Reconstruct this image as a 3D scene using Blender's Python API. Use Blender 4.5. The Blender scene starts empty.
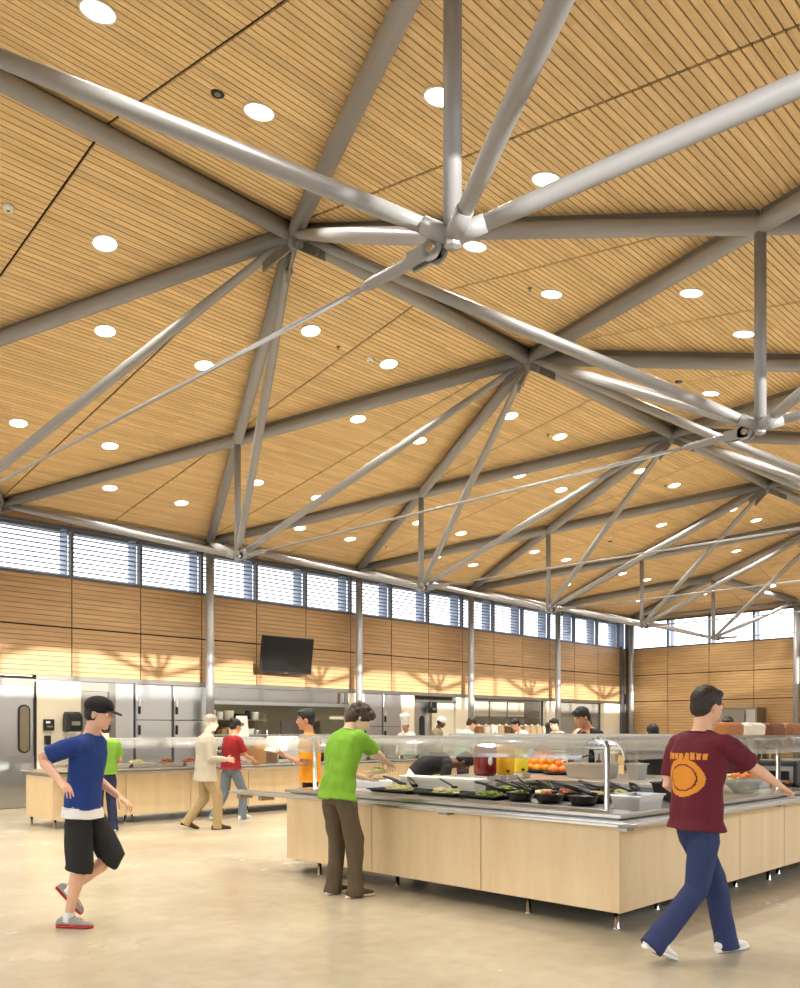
import bpy, math, random
from mathutils import Vector as V, Matrix, noise
R = math.radians
random.seed(7)
SC = bpy.context.scene
COL = SC.collection

# ------------------------------------------------------------------ materials
def new_mat(name):
    m = bpy.data.materials.new(name); m.use_nodes = True
    nt = m.node_tree
    return m, nt, nt.nodes['Principled BSDF']

def lin(c):
    return tuple((v/12.92 if v <= .04045 else ((v+.055)/1.055)**2.4) for v in c)

def flat(name, col, rough=.5, metal=0., spec=.5, emit=None, strength=0., bump=0., bscale=60., var=0., coat=0.):
    """plain procedural material: col is sRGB 0-255; optional noise variation and bump"""
    m, nt, b = new_mat(name)
    c = lin([v/255 for v in col]) + (1,)
    b.inputs['Base Color'].default_value = c
    b.inputs['Roughness'].default_value = rough
    b.inputs['Metallic'].default_value = metal
    b.inputs['Specular IOR Level'].default_value = spec
    if coat: b.inputs['Coat Weight'].default_value = coat
    if emit:
        b.inputs['Emission Color'].default_value = lin([v/255 for v in emit]) + (1,)
        b.inputs['Emission Strength'].default_value = strength
    tc = nt.nodes.new('ShaderNodeTexCoord')
    if var:
        n = nt.nodes.new('ShaderNodeTexNoise'); n.inputs['Scale'].default_value = bscale*.25
        n.inputs['Detail'].default_value = 4
        r = nt.nodes.new('ShaderNodeMapRange')
        r.inputs[3].default_value = 1-var; r.inputs[4].default_value = 1+var
        mx = nt.nodes.new('ShaderNodeVectorMath'); mx.operation = 'SCALE'
        mx.inputs[0].default_value = c[:3]
        nt.links.new(tc.outputs['Object'], n.inputs['Vector'])
        nt.links.new(n.outputs['Fac'], r.inputs[0]); nt.links.new(r.outputs[0], mx.inputs['Scale'])
        nt.links.new(mx.outputs[0], b.inputs['Base Color'])
    if bump:
        n = nt.nodes.new('ShaderNodeTexNoise'); n.inputs['Scale'].default_value = bscale
        n.inputs['Detail'].default_value = 3
        bp = nt.nodes.new('ShaderNodeBump'); bp.inputs['Strength'].default_value = bump
        bp.inputs['Distance'].default_value = .01
        nt.links.new(tc.outputs['Object'], n.inputs['Vector'])
        nt.links.new(n.outputs['Fac'], bp.inputs['Height']); nt.links.new(bp.outputs[0], b.inputs['Normal'])
    return m

def wood(name, c1, c2, grain=(1.2, 22, 22), rough=.45, island=.0, knots=.0):
    """wood with grain stretched along one axis, and a shade per board (mesh island)"""
    m, nt, b = new_mat(name)
    L = nt.links.new
    tc = nt.nodes.new('ShaderNodeTexCoord'); mp = nt.nodes.new('ShaderNodeMapping')
    mp.inputs['Scale'].default_value = grain
    L(tc.outputs['Object'], mp.inputs['Vector'])
    g = nt.nodes.new('ShaderNodeNewGeometry')
    add = nt.nodes.new('ShaderNodeVectorMath'); add.operation = 'ADD'
    sc = nt.nodes.new('ShaderNodeVectorMath'); sc.operation = 'SCALE'; sc.inputs[0].default_value = (37, 51, 23)
    L(g.outputs['Random Per Island'], sc.inputs['Scale'])
    L(mp.outputs[0], add.inputs[0]); L(sc.outputs[0], add.inputs[1])
    n = nt.nodes.new('ShaderNodeTexNoise'); n.inputs['Scale'].default_value = 1.; n.inputs['Detail'].default_value = 6
    n.inputs['Roughness'].default_value = .6; n.inputs['Distortion'].default_value = .4
    L(add.outputs[0], n.inputs['Vector'])
    cr = nt.nodes.new('ShaderNodeValToRGB')
    cr.color_ramp.elements[0].position = .3; cr.color_ramp.elements[1].position = .72
    cr.color_ramp.elements[0].color = lin([v/255 for v in c1]) + (1,)
    cr.color_ramp.elements[1].color = lin([v/255 for v in c2]) + (1,)
    L(n.outputs['Fac'], cr.inputs[0])
    hs = nt.nodes.new('ShaderNodeHueSaturation')
    mr = nt.nodes.new('ShaderNodeMapRange'); mr.inputs[3].default_value = 1-island; mr.inputs[4].default_value = 1+island
    L(g.outputs['Random Per Island'], mr.inputs[0]); L(mr.outputs[0], hs.inputs['Value'])
    L(cr.outputs[0], hs.inputs['Color']); L(hs.outputs[0], b.inputs['Base Color'])
    b.inputs['Roughness'].default_value = rough
    return m

def steel(name, col, rough=.28, streak=(.4, .4, 9)):
    """brushed stainless steel"""
    m, nt, b = new_mat(name); L = nt.links.new
    b.inputs['Metallic'].default_value = 1.
    b.inputs['Base Color'].default_value = lin([v/255 for v in col]) + (1,)
    tc = nt.nodes.new('ShaderNodeTexCoord'); mp = nt.nodes.new('ShaderNodeMapping'); mp.inputs['Scale'].default_value = streak
    n = nt.nodes.new('ShaderNodeTexNoise'); n.inputs['Scale'].default_value = 3; n.inputs['Detail'].default_value = 5
    mr = nt.nodes.new('ShaderNodeMapRange'); mr.inputs[3].default_value = rough*.92; mr.inputs[4].default_value = rough*1.1
    L(tc.outputs['Object'], mp.inputs[0]); L(mp.outputs[0], n.inputs['Vector'])
    L(n.outputs['Fac'], mr.inputs[0]); L(mr.outputs[0], b.inputs['Roughness'])
    return m

def clear_glass(name, tint=(235, 240, 240), refl=.12, rough=.03, extra=0.):
    """thin sheet of glass: mostly lets light straight through, with a surface reflection"""
    m = bpy.data.materials.new(name); m.use_nodes = True
    nt = m.node_tree; nt.nodes.clear(); L = nt.links.new
    o = nt.nodes.new('ShaderNodeOutputMaterial')
    t = nt.nodes.new('ShaderNodeBsdfTransparent'); t.inputs[0].default_value = lin([v/255 for v in tint]) + (1,)
    g = nt.nodes.new('ShaderNodeBsdfGlossy'); g.inputs['Roughness'].default_value = rough
    lw = nt.nodes.new('ShaderNodeLayerWeight'); lw.inputs[0].default_value = .5
    fr = nt.nodes.new('ShaderNodeMath'); fr.operation = 'POWER'; fr.inputs[1].default_value = 5; L(lw.outputs['Facing'], fr.inputs[0])
    ad = nt.nodes.new('ShaderNodeMath'); ad.operation = 'MULTIPLY_ADD'; ad.inputs[1].default_value = .6; ad.inputs[2].default_value = refl; ad.use_clamp = True
    mx = nt.nodes.new('ShaderNodeMixShader')
    L(fr.outputs[0], ad.inputs[0]); L(ad.outputs[0], mx.inputs[0]); L(t.outputs[0], mx.inputs[1]); L(g.outputs[0], mx.inputs[2])
    last = mx
    if extra:
        d = nt.nodes.new('ShaderNodeBsdfDiffuse'); d.inputs[0].default_value = (.8, .8, .78, 1)
        m2 = nt.nodes.new('ShaderNodeMixShader'); m2.inputs[0].default_value = extra
        L(mx.outputs[0], m2.inputs[1]); L(d.outputs[0], m2.inputs[2]); last = m2
    L(last.outputs[0], o.inputs[0])
    return m

def floor_mat():
    m, nt, b = new_mat('polished_concrete'); L = nt.links.new
    tc = nt.nodes.new('ShaderNodeTexCoord')
    n1 = nt.nodes.new('ShaderNodeTexNoise'); n1.inputs['Scale'].default_value = .55; n1.inputs['Detail'].default_value = 7; n1.inputs['Roughness'].default_value = .6
    n2 = nt.nodes.new('ShaderNodeTexNoise'); n2.inputs['Scale'].default_value = 7; n2.inputs['Detail'].default_value = 6
    mx = nt.nodes.new('ShaderNodeMath'); mx.operation = 'MULTIPLY_ADD'; mx.inputs[1].default_value = .3
    L(tc.outputs['Object'], n1.inputs['Vector']); L(tc.outputs['Object'], n2.inputs['Vector'])
    L(n2.outputs['Fac'], mx.inputs[0]); L(n1.outputs['Fac'], mx.inputs[2])
    cr = nt.nodes.new('ShaderNodeValToRGB')
    e = cr.color_ramp.elements
    e[0].position = .38; e[0].color = lin((.66, .608, .51)) + (1,)
    e[1].position = .9; e[1].color = lin((.81, .772, .68)) + (1,)
    L(mx.outputs[0], cr.inputs[0])
    # saw-cut joints
    br = nt.nodes.new('ShaderNodeTexBrick'); br.offset = 0
    br.inputs['Color1'].default_value = br.inputs['Color2'].default_value = (1, 1, 1, 1)
    br.inputs['Mortar'].default_value = (.84, .82, .78, 1)
    br.inputs['Scale'].default_value = 1; br.inputs['Mortar Size'].default_value = .0025
    br.inputs['Brick Width'].default_value = 4.51; br.inputs['Row Height'].default_value = 4.38
    L(tc.outputs['Object'], br.inputs['Vector'])
    mu = nt.nodes.new('ShaderNodeVectorMath'); mu.operation = 'MULTIPLY'
    L(cr.outputs[0], mu.inputs[0]); L(br.outputs['Color'], mu.inputs[1]); L(mu.outputs[0], b.inputs['Base Color'])
    mr = nt.nodes.new('ShaderNodeMapRange'); mr.inputs[3].default_value = .16; mr.inputs[4].default_value = .34
    L(n1.outputs['Fac'], mr.inputs[0]); L(mr.outputs[0], b.inputs['Roughness'])
    b.inputs['Specular IOR Level'].default_value = .45
    return m

M = {}
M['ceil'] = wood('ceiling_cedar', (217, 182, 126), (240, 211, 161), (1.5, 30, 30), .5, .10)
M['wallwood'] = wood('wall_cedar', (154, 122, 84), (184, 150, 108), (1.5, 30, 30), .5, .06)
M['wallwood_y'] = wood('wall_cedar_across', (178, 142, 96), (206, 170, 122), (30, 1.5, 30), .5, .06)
M['dark'] = flat('black_backing', (38, 28, 18), .9)
M['tube'] = flat('grey_painted_steel', (156, 156, 157), .42, .25, var=.04, bscale=8)
M['plate'] = flat('grey_steel_plate', (126, 124, 122), .45, .3)
M['alu'] = flat('dull_aluminium', (186, 183, 176), .5, .2)
M['bolt'] = flat('bright_steel_bolt', (185, 178, 165), .25, .9)
M['frame'] = flat('dark_grey_frame', (92, 94, 98), .45, .3)
M['louver'] = flat('blue_grey_louver', (150, 158, 176), .5, .2)
M['pane'] = clear_glass('window_glass', (250, 252, 255), .02)
M['guard'] = clear_glass('guard_glass', (226, 228, 224), .10, .06, .17)
M['floor'] = floor_mat()
M['maple'] = wood('maple_laminate', (226, 198, 152), (238, 214, 172), (6, 6, .8), .35)
M['steel'] = steel('stainless', (214, 216, 217), .30)
M['steel_d'] = steel('stainless_dark', (150, 148, 143), .35)
M['chrome'] = flat('chrome', (215, 215, 213), .12, 1.)
M['counter'] = steel('counter_steel', (196, 190, 180), .3, (1, 40, 1))
M['black'] = flat('black_plastic', (22, 21, 21), .35)
M['matblack'] = flat('dull_black', (28, 27, 26), .7)
M['white'] = flat('white_plastic', (238, 236, 230), .4)
M['cream'] = flat('cream_wall_paint', (226, 216, 192), .6)
M['grey'] = flat('grey_paint', (128, 124, 116), .6)
M['screen'] = flat('screen_glass', (20, 19, 19), .12)
M['lamp'] = flat('lamp_diffuser', (255, 248, 232), .5, emit=(255, 244, 222), strength=7)
M['kitchenwall'] = flat('kitchen_tile', (124, 117, 98), .45)

# ------------------------------------------------------------------ mesh builder
def perp(d):
    a = V((0, 0, 1)) if abs(d.z) < .9 else V((1, 0, 0))
    u = d.cross(a).normalized(); return u, d.cross(u).normalized()

class MB:
    """collects shapes and links them as ONE mesh object"""
    def __init__(s): s.v = []; s.f = []; s.sm = []
    def add(s, vs, fs, smooth=False):
        o = len(s.v); s.v += [tuple(v) for v in vs]
        s.f += [tuple(i+o for i in f) for f in fs]; s.sm += [smooth]*len(fs)
        return s
    def box(s, x0, x1, y0, y1, z0, z1):
        vs = [(x, y, z) for z in (z0, z1) for y in (y0, y1) for x in (x0, x1)]
        return s.add(vs, [(0, 2, 3, 1), (4, 5, 7, 6), (0, 1, 5, 4), (2, 6, 7, 3), (0, 4, 6, 2), (1, 3, 7, 5)])
    def obox(s, c, ax, ay, az):
        c, ax, ay, az = V(c), V(ax), V(ay), V(az)
        vs = [c+ax*i+ay*j+az*k for k in (-1, 1) for j in (-1, 1) for i in (-1, 1)]
        return s.add(vs, [(0, 2, 3, 1), (4, 5, 7, 6), (0, 1, 5, 4), (2, 6, 7, 3), (0, 4, 6, 2), (1, 3, 7, 5)])
    def tbox(s, x0, x1, y0, y1, z0, z1, t):
        """open-topped tapered tub shell: bottom inset by t, with wall thickness"""
        def ring(e, z): return [(x0+e, y0+e, z), (x1-e, y0+e, z), (x1-e, y1-e, z), (x0+e, y1-e, z)]
        w = .006
        vs = ring(t, z0)+ring(0, z1-.012)+ring(-.012, z1-.012)+ring(-.012, z1)+ring(w, z1)+ring(t+w, z0+w)
        fs = [(3, 2, 1, 0)]
        for k in range(5):
            for i in range(4):
                j = (i+1) % 4; fs.append((k*4+i, k*4+j, k*4+4+j, k*4+4+i))
        fs.append((20, 21, 22, 23))
        return s.add(vs, fs)
    def path(s, pts, rad, n=12, cap='flat', smooth=True):
        """tube along points with a radius per point; cap 'flat' or 'round'"""
        pts = [V(p) for p in pts]
        if not hasattr(rad, '__len__'): rad = [rad]*len(pts)
        rad = list(rad)
        if cap == 'round':
            d0 = (pts[0]-pts[1]).normalized(); d1 = (pts[-1]-pts[-2]).normalized()
            r0, r1 = rad[0], rad[-1]
            pts = [pts[0]+d0*r0*.97, pts[0]+d0*r0*.75, pts[0]+d0*r0*.4]+pts+[pts[-1]+d1*r1*.4, pts[-1]+d1*r1*.75, pts[-1]+d1*r1*.97]
            rad = [r0*.22, r0*.66, r0*.92]+rad+[r1*.92, r1*.66, r1*.22]
        u = None; vs = []; fs = []
        for i, p in enumerate(pts):
            d = (pts[min(i+1, len(pts)-1)]-pts[max(i-1, 0)]).normalized()
            if u is None: u, w = perp(d)
            else:
                u = (u-d*u.dot(d)).normalized(); w = d.cross(u)
            for k in range(n):
                a = 2*math.pi*k/n
                vs.append(p+(u*math.cos(a)+w*math.sin(a))*rad[i])
        for i in range(len(pts)-1):
            for k in range(n):
                j = (k+1) % n
                fs.append((i*n+k, i*n+j, (i+1)*n+j, (i+1)*n+k))
        s.add(vs, fs, smooth)
        o = len(s.v)-len(vs)
        s.f += [tuple(o+k for k in range(n))[::-1], tuple(o+(len(pts)-1)*n+k for k in range(n))]; s.sm += [False, False]
        return s
    def tube(s, p, q, r, n=16, r2=None): return s.path([p, q], [r, r if r2 is None else r2], n)
    def loft(s, rings, smooth=True):
        """rings: lists of points, all of one length; ends capped"""
        n = len(rings[0]); vs = [p for r in rings for p in r]; fs = []
        for i in range(len(rings)-1):
            for k in range(n):
                j = (k+1) % n; fs.append((i*n+k, i*n+j, (i+1)*n+j, (i+1)*n+k))
        s.add(vs, fs, smooth); o = len(s.v)-len(vs)
        s.f += [tuple(o+k for k in range(n))[::-1], tuple(o+(len(rings)-1)*n+k for k in range(n))]; s.sm += [False, False]
        return s
    def lathe(s, c, prof, n=20, smooth=True, axis=None, caps=True):
        """profile of (radius, height) revolved about the vertical through c"""
        c = V(c); az = V(axis or (0, 0, 1)).normalized(); u, w = perp(az); vs = []; fs = []
        for r, h in prof:
            for k in range(n):
                a = 2*math.pi*k/n; vs.append(c+az*h+(u*math.cos(a)+w*math.sin(a))*r)
        for i in range(len(prof)-1):
            for k in range(n):
                j = (k+1) % n; fs.append((i*n+k, i*n+j, (i+1)*n+j, (i+1)*n+k))
        s.add(vs, fs, smooth); o = len(s.v)-len(vs)
        if not caps: return s
        if prof[0][0] > 1e-4: s.f.append(tuple(o+k for k in range(n))[::-1]); s.sm.append(False)
        if prof[-1][0] > 1e-4: s.f.append(tuple(o+(len(prof)-1)*n+k for k in range(n))); s.sm.append(False)
        return s
    def ball(s, c, r, n=14, m=9, fr=None):
        """ellipsoid: r a number or three half-axes, fr an optional frame of three vectors"""
        c = V(c); r = (r, r, r) if not hasattr(r, '__len__') else r
        fr = fr or (V((1, 0, 0)), V((0, 1, 0)), V((0, 0, 1)))
        vs = []; fs = []
        for i in range(m+1):
            t = math.pi*i/m; st = max(math.sin(t), 1e-3)
            for k in range(n):
                a = 2*math.pi*k/n
                vs.append(c+fr[0]*(r[0]*st*math.cos(a))+fr[1]*(r[1]*st*math.sin(a))-fr[2]*(r[2]*math.cos(t)))
        for i in range(m):
            for k in range(n):
                j = (k+1) % n; fs.append((i*n+k, i*n+j, (i+1)*n+j, (i+1)*n+k))
        return s.add(vs, fs, True)
    def prism(s, poly, z0, z1):
        n = len(poly)
        return s.add([(x, y, z0) for x, y in poly]+[(x, y, z1) for x, y in poly],
                     [tuple(range(n))[::-1], tuple(range(n, 2*n))]+[(i, (i+1) % n, n+(i+1) % n, n+i) for i in range(n)])
    def mesh(s, name, off=None):
        me = bpy.data.meshes.new(name)
        o = V(off) if off is not None else V((0, 0, 0))
        me.from_pydata([V(v)-o for v in s.v], [], s.f)
        me.polygons.foreach_set('use_smooth', s.sm); me.update()
        return me
    def build(s, name, mat, parent=None, off=None, bevel=0):
        """off: where the parent's origin is, when the shapes were given in world coordinates"""
        if off is None and parent is not None and parent.get('_w'): off = V(parent['_w'])
        o = bpy.data.objects.new(name, s.mesh(name, off)); COL.objects.link(o)
        o.data.materials.append(M[mat] if isinstance(mat, str) else mat)
        if parent is not None:
            o.parent = parent
            if parent.get('_w'): o['_w'] = (0., 0., 0.) if parent.type == 'EMPTY' else parent['_w']
            if parent.get('_w') and parent.type == 'EMPTY': o['_w'] = list(parent['_w'])
        if bevel:
            b = o.modifiers.new('edge', 'BEVEL'); b.width = bevel; b.segments = 2; b.limit_method = 'ANGLE'; b.angle_limit = R(40)
        return o

def tag(o, label=None, cat=None, group=None, kind=None):
    if label: o['label'] = label
    if cat: o['category'] = cat
    if group: o['group'] = group
    if kind: o['kind'] = kind
    return o

def thing(name, label, cat, loc=(0, 0, 0), rz=0, group=None, kind=None, world=True):
    """an Empty at the thing's base; its parts may be given in world coordinates"""
    e = bpy.data.objects.new(name, None); COL.objects.link(e)
    e.location = loc; e.rotation_euler = (0, 0, R(rz)); e.empty_display_size = .1
    tag(e, label, cat, group, kind)
    if world: e['_w'] = tuple(float(x) for x in loc)
    return e

def solo(mb, name, mat, label, cat, loc=None, group=None, kind=None, bevel=0):
    """a thing that is one mesh, its origin at loc"""
    o = mb.build(name, mat, None, loc, bevel)
    if loc is not None: o.location = loc
    return tag(o, label, cat, group, kind)

def struct(mb, name, mat, parent=None):
    o = mb.build(name, mat, parent)
    if parent is None: o['kind'] = 'structure'
    return o

def copy_tree(o, parent=None):
    c = o.copy(); COL.objects.link(c)
    if parent is not None: c.parent = parent
    for ch in list(o.children): copy_tree(ch, c)
    return c

def dup(o, loc, rz, label=None, group=None):
    c = copy_tree(o); c.location = loc; c.rotation_euler = (0, 0, R(rz))
    if label: c['label'] = label
    if group: c['group'] = group
    return c

ORD = ['first', 'second', 'third', 'fourth', 'fifth', 'sixth', 'seventh', 'eighth', 'ninth', 'tenth', 'eleventh', 'twelfth',
       'thirteenth', 'fourteenth', 'fifteenth', 'sixteenth', 'seventeenth', 'eighteenth', 'nineteenth', 'twentieth']

# ------------------------------------------------------------------ measured frame of the hall (metres; X along the kitchen wall, Y towards it)
A0, S = 6.107, 4.512               # first column line, bay
YR, HR = 7.755, 7.12               # ridge: place and height of the tube axes
DP, HT, HP = 4.382, 6.376, 4.435   # half-way nodes: distance from ridge, upper and lower heights
YW, YO = 16.81, -1.30              # kitchen wall, wall opposite
YC, HC = 16.477, 5.69              # column line and eave node height
XE, XB = 29.275, -7.43             # end wall, wall behind the camera
SL = (HR-HT)/DP
WT, WB, SM, PB = 5.537, 4.59, 3.557, 2.582   # clerestory top and bottom, panel joint, bottom of the boarding
XN = A0+4*S                        # last ridge node
CG = .155                          # tube axis to underside of boards
WD = YW-YR
def dz(x): return max(-.09, min(.062, .039-.0093*(x-A0)))   # the steel falls very slightly towards the far end
def hceil(x, y): return HR+CG-SL*abs(y-YR)
HSL = -SL*WD/(XE-XN)      # fall of the hipped end

# camera
cam = bpy.data.cameras.new('camera'); co = bpy.data.objects.new('camera', cam); COL.objects.link(co)
TH = R(44.781)
fwd = V((math.cos(TH), math.sin(TH), 0)); rgt = V((math.sin(TH), -math.cos(TH), 0))
co.matrix_world = Matrix(((rgt.x, 0, -fwd.x, 0), (rgt.y, 0, -fwd.y, 0), (0, 1, 0, 1.5), (0, 0, 0, 1)))
cam.sensor_fit = 'HORIZONTAL'; cam.sensor_width = 36; cam.lens = 36*858.7/800
cam.shift_x = (400-399.06)/800; cam.shift_y = (730.4-494)/800
cam.clip_end = 200; cam.clip_start = .05
SC.camera = co
# ------------------------------------------------------------------ floor, walls, ceiling
struct(MB().box(XB, XE+.3, YO-.2, 21.3, -.15, 0), 'floor', 'floor')

def ceiling_slope(name, side):
    pitch, gap, th = .0800, .0115, .02
    mb = MB(); run = math.hypot(1, SL); umax = (YW-YR)+.12
    n = int(umax*run/pitch)
    for r in range(n):
        u0 = (r*pitch+gap/2+.02)/run; u1 = ((r+1)*pitch-gap/2+.02)/run
        ya, yb = YR+side*u0, YR+side*u1
        xe = XN+(XE-XN)*min(1, (u0+u1)/2/(YW-YR))
        k = -6; 
        while A0+k*S/2 < xe:
            xa = max(XB, A0+k*S/2+.015); xb = min(xe, A0+(k+1)*S/2-.015); k += 1
            if xb-xa < .05: continue
            cut = xa+(xb-xa)*random.uniform(.25, .75)
            for p, q in (((xa, cut-.001), (cut+.001, xb)) if random.random() < .5 else ((xa, xb),)):
                vs = [(p, ya, hceil(p, ya)), (q, ya, hceil(q, ya)), (q, yb, hceil(q, yb)), (p, yb, hceil(p, yb))]
                vs += [(x_, y_, z_+th) for x_, y_, z_ in vs]
                fs = [(0, 1, 2, 3), (4, 7, 6, 5), (0, 4, 5, 1), (2, 6, 7, 3), (1, 5, 6, 2), (0, 3, 7, 4)]
                if side > 0: fs = [f[::-1] for f in fs]
                mb.add(vs, fs)
    return struct(mb, name, 'ceil')
ceiling_slope('ceiling_left', 1)
ceiling_slope('ceiling_right', -1)
# hipped end, boards running across
mb = MB(); pitch, gap = .08, .0115; W = YW-YR
hx = lambda x: HR+CG+HSL*(x-XN)
L_ = XE-XN; rows = int(math.hypot(L_, HSL*L_)/pitch); rn = math.hypot(1, HSL)
for r in range(rows+1):
    xa = XN+(r*pitch+gap/2)/rn; xb = XN+((r+1)*pitch-gap/2)/rn
    h = W*((xa+xb)/2-XN)/L_-.03
    ys = [-h]+[y for y in (-7.6, -6, -4.5, -3, -1.5, 0, 1.5, 3, 4.5, 6, 7.6) if abs(y) < h]+[h]
    for y0, y1 in zip(ys, ys[1:]):
        if y1-y0 < .05: continue
        y0 += YR+.01; y1 += YR-.01
        vs = [(xa, y0, hx(xa)), (xb, y0, hx(xb)), (xb, y1, hx(xb)), (xa, y1, hx(xa))]; vs += [(x, y, z+.02) for x, y, z in vs]
        mb.add(vs, [(3, 2, 1, 0), (4, 5, 6, 7), (0, 1, 5, 4), (2, 3, 7, 6), (1, 2, 6, 5), (0, 4, 7, 3)])
M['ceil_y'] = wood('ceiling_cedar_across', (217, 182, 126), (240, 211, 161), (30, 1.5, 30), .5, .10)
struct(mb, 'ceiling_end', 'ceil_y')
# solid dark deck above the boards
mb = MB(); u = .028
def quad(mb, a, b, c, d, t=.25):
    pts = [V(p) for p in (a, b, c, d)]; mb.add(pts+[p+V((0, 0, t)) for p in pts], [(3, 2, 1, 0), (4, 5, 6, 7), (0, 1, 5, 4), (1, 2, 6, 5), (2, 3, 7, 6), (3, 0, 4, 7)])
ye = W+.9; xh = XN+L_*ye/W
for sd in (1, -1):
    z1 = HR+CG-SL*ye+u
    quad(mb, (XB-.5, YR, HR+CG+u), (XN, YR, HR+CG+u), (xh, YR+sd*ye, z1), (XB-.5, YR+sd*ye, z1))
quad(mb, (XN, YR, HR+CG+u), (xh, YR+ye, z1), (xh, YR-ye, z1), (XN, YR, HR+CG+u+.001))
struct(mb, 'roof_deck', 'dark')

# ---- upper boarding of the kitchen wall and its windows
def boards_x(mb, x0, x1, z0, z1, y, pitch=.1, t=.03, gap=.008):
    n = max(1, round((z1-z0)/pitch)); p = (z1-z0)/n
    for i in range(n): mb.box(x0, x1, y, y+t, z0+i*p+gap/2, z0+(i+1)*p-gap/2)
def boards_y(mb, y0, y1, z0, z1, x, pitch=.1, t=.03, gap=.008):
    n = max(1, round((z1-z0)/pitch)); p = (z1-z0)/n
    for i in range(n): mb.box(x, x+t, y0, y1, z0+i*p+gap/2, z0+(i+1)*p-gap/2)
xs = [A0+S/3*k for k in range(-5, 16)]
xs = [x for x in xs if x < XE-.5]+[XE-.02]
mb = MB()
for a, b in zip(xs, xs[1:]):
    boards_x(mb, a+.011, b-.011, SM+.012, WB-.035, YW); boards_x(mb, a+.011, b-.011, PB, SM-.012, YW)
    boards_x(mb, a+.011, b-.011, WT+.05, WT+.42, YW+.01, .1)
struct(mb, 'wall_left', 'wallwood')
mb = MB()
mb.box(XB, XE, YW+.03, YW+.2, PB, WB-.03); mb.box(XB, XE, YW+.045, YW+.2, WT+.05, WT+.5)
struct(mb, 'wall_left_backing', 'dark')
nwin = [0]
def win_x(x0, x1, y, z0, z1, out):
    """clerestory window in a wall along X; out is +1/-1, the outdoor side"""
    nwin[0] += 1; w = bpy.data.objects.new('window_%d' % nwin[0], None); COL.objects.link(w); w['kind'] = 'structure'
    f = MB(); e = .032; y0, y1 = sorted((y-.02*out, y+.10*out))
    for p, q in ((x0, x0+e), (x1-e, x1)): f.box(p, q, y0, y1, z0-.05, z1+.05)
    f.box(x0+e, x1-e, y0, y1, z0-.05, z0); f.box(x0+e, x1-e, y0, y1, z1, z1+.05)
    f.build('window_frame', 'frame', w)
    MB().box(x0+e, x1-e, y+.04*out, y+.046*out, z0, z1).build('window_pane', 'pane', w)
    return w
for a, b in zip(xs, xs[1:]):
    w = win_x(a, b, YW, WB, WT, 1)
    if b < 7.0: continue
    l = MB(); n = 10
    for i in range(n):
        z = WB+.05+(WT-WB)*(i+.1)/n
        l.obox(((a+b)/2, YW+.24, z), ((b-a)/2-.03, 0, 0), (0, .075, .006), (0, -.0007, .009))
    l.build('louver_blade', 'louver', w)
    f = MB(); f.box(b-.05, b-.035, YW+.12, YW+.46, WB-.05, WT+.05)
    f.build('louver_fin', 'louver', w)
# ---- end wall: boards from floor to windows, four windows between columns
ys = [YW-.02, 15.18, 13.61, 12.03, 10.51, 9.0, 7.5, 6.0, 4.5, 3.0, 1.5, 0, YO]
mb = MB()
for a, b in zip(ys, ys[1:]):
    boards_y(mb, b+.011, a-.011, SM+.012, WB-.035, XE); boards_y(mb, b+.011, a-.011, PB+.012, SM-.012, XE)
    boards_y(mb, b+.011, a-.011, .1, PB-.012, XE); boards_y(mb, b+.011, a-.011, WT+.05, WT+.42, XE+.01)
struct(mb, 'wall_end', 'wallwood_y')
mb = MB(); mb.box(XE+.03, XE+.2, YO, YW+.2, 0, WB-.03); mb.box(XE+.045, XE+.2, YO, YW+.2, WT+.05, WT+.5)
struct(mb, 'wall_end_backing', 'dark')
def win_y(y0, y1, x, z0, z1, out, e=.032, bars=()):
    nwin[0] += 1; w = bpy.data.objects.new('window_%d' % nwin[0], None); COL.objects.link(w); w['kind'] = 'structure'
    f = MB(); xa, xb = sorted((x-.02*out, x+.10*out))
    for p, q in ((y0, y0+e), (y1-e, y1)): f.box(xa, xb, p, q, z0-.05, z1+.05)
    f.box(xa, xb, y0+e, y1-e, z0-.05, z0); f.box(xa, xb, y0+e, y1-e, z1, z1+.05)
    for z in bars: f.box(xa, xb, y0+e, y1-e, z-.03, z+.03)
    f.build('window_frame', 'frame', w)
    xp = sorted((x+.04*out, x+.046*out))
    MB().box(xp[0], xp[1], y0+e, y1-e, z0, z1).build('window_pane', 'pane', w)
    return w
for a, b in zip(ys, ys[1:]):
    w = win_y(b, a, XE, WB, WT, 1)
    if b > 9:
        f = MB(); f.box(XE+.12, XE+.40, a-.05, a-.035, WB-.05, WT+.05); f.build('louver_fin', 'louver', w)
# ---- wall opposite (out of frame): clerestory lets the low sun in
mb = MB(); mb.box(XB, XE, YO-.2, YO, 3.3, WB-.05); mb.box(XB, XE, YO-.2, YO, 0, .2); mb.box(26.4, XE, YO-.2, YO, .2, 3.3); mb.box(XB, -5.0, YO-.2, YO, .2, 3.3); mb.box(XB, XE, YO-.2, YO, WT+.05, WT+.5)
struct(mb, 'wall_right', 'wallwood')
k0 = [x for x in [A0+S/3*k for k in range(-9, 16)] if x < XE]
for a, b in zip(k0, k0[1:]): win_x(a, b, YO, WB, WT, -1)
for k in range(20): win_x(-5+k*1.57, -5+(k+1)*1.57, YO, .25, 3.25, -1)  # unseen lower glazing, added to bring in daylight
struct(MB().box(-30, 45, -7.2, -6.6, -.2, 3.85), 'wall_sun_block', 'cream')  # unseen outside wall, added to block low sun from the lower glazing
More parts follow.
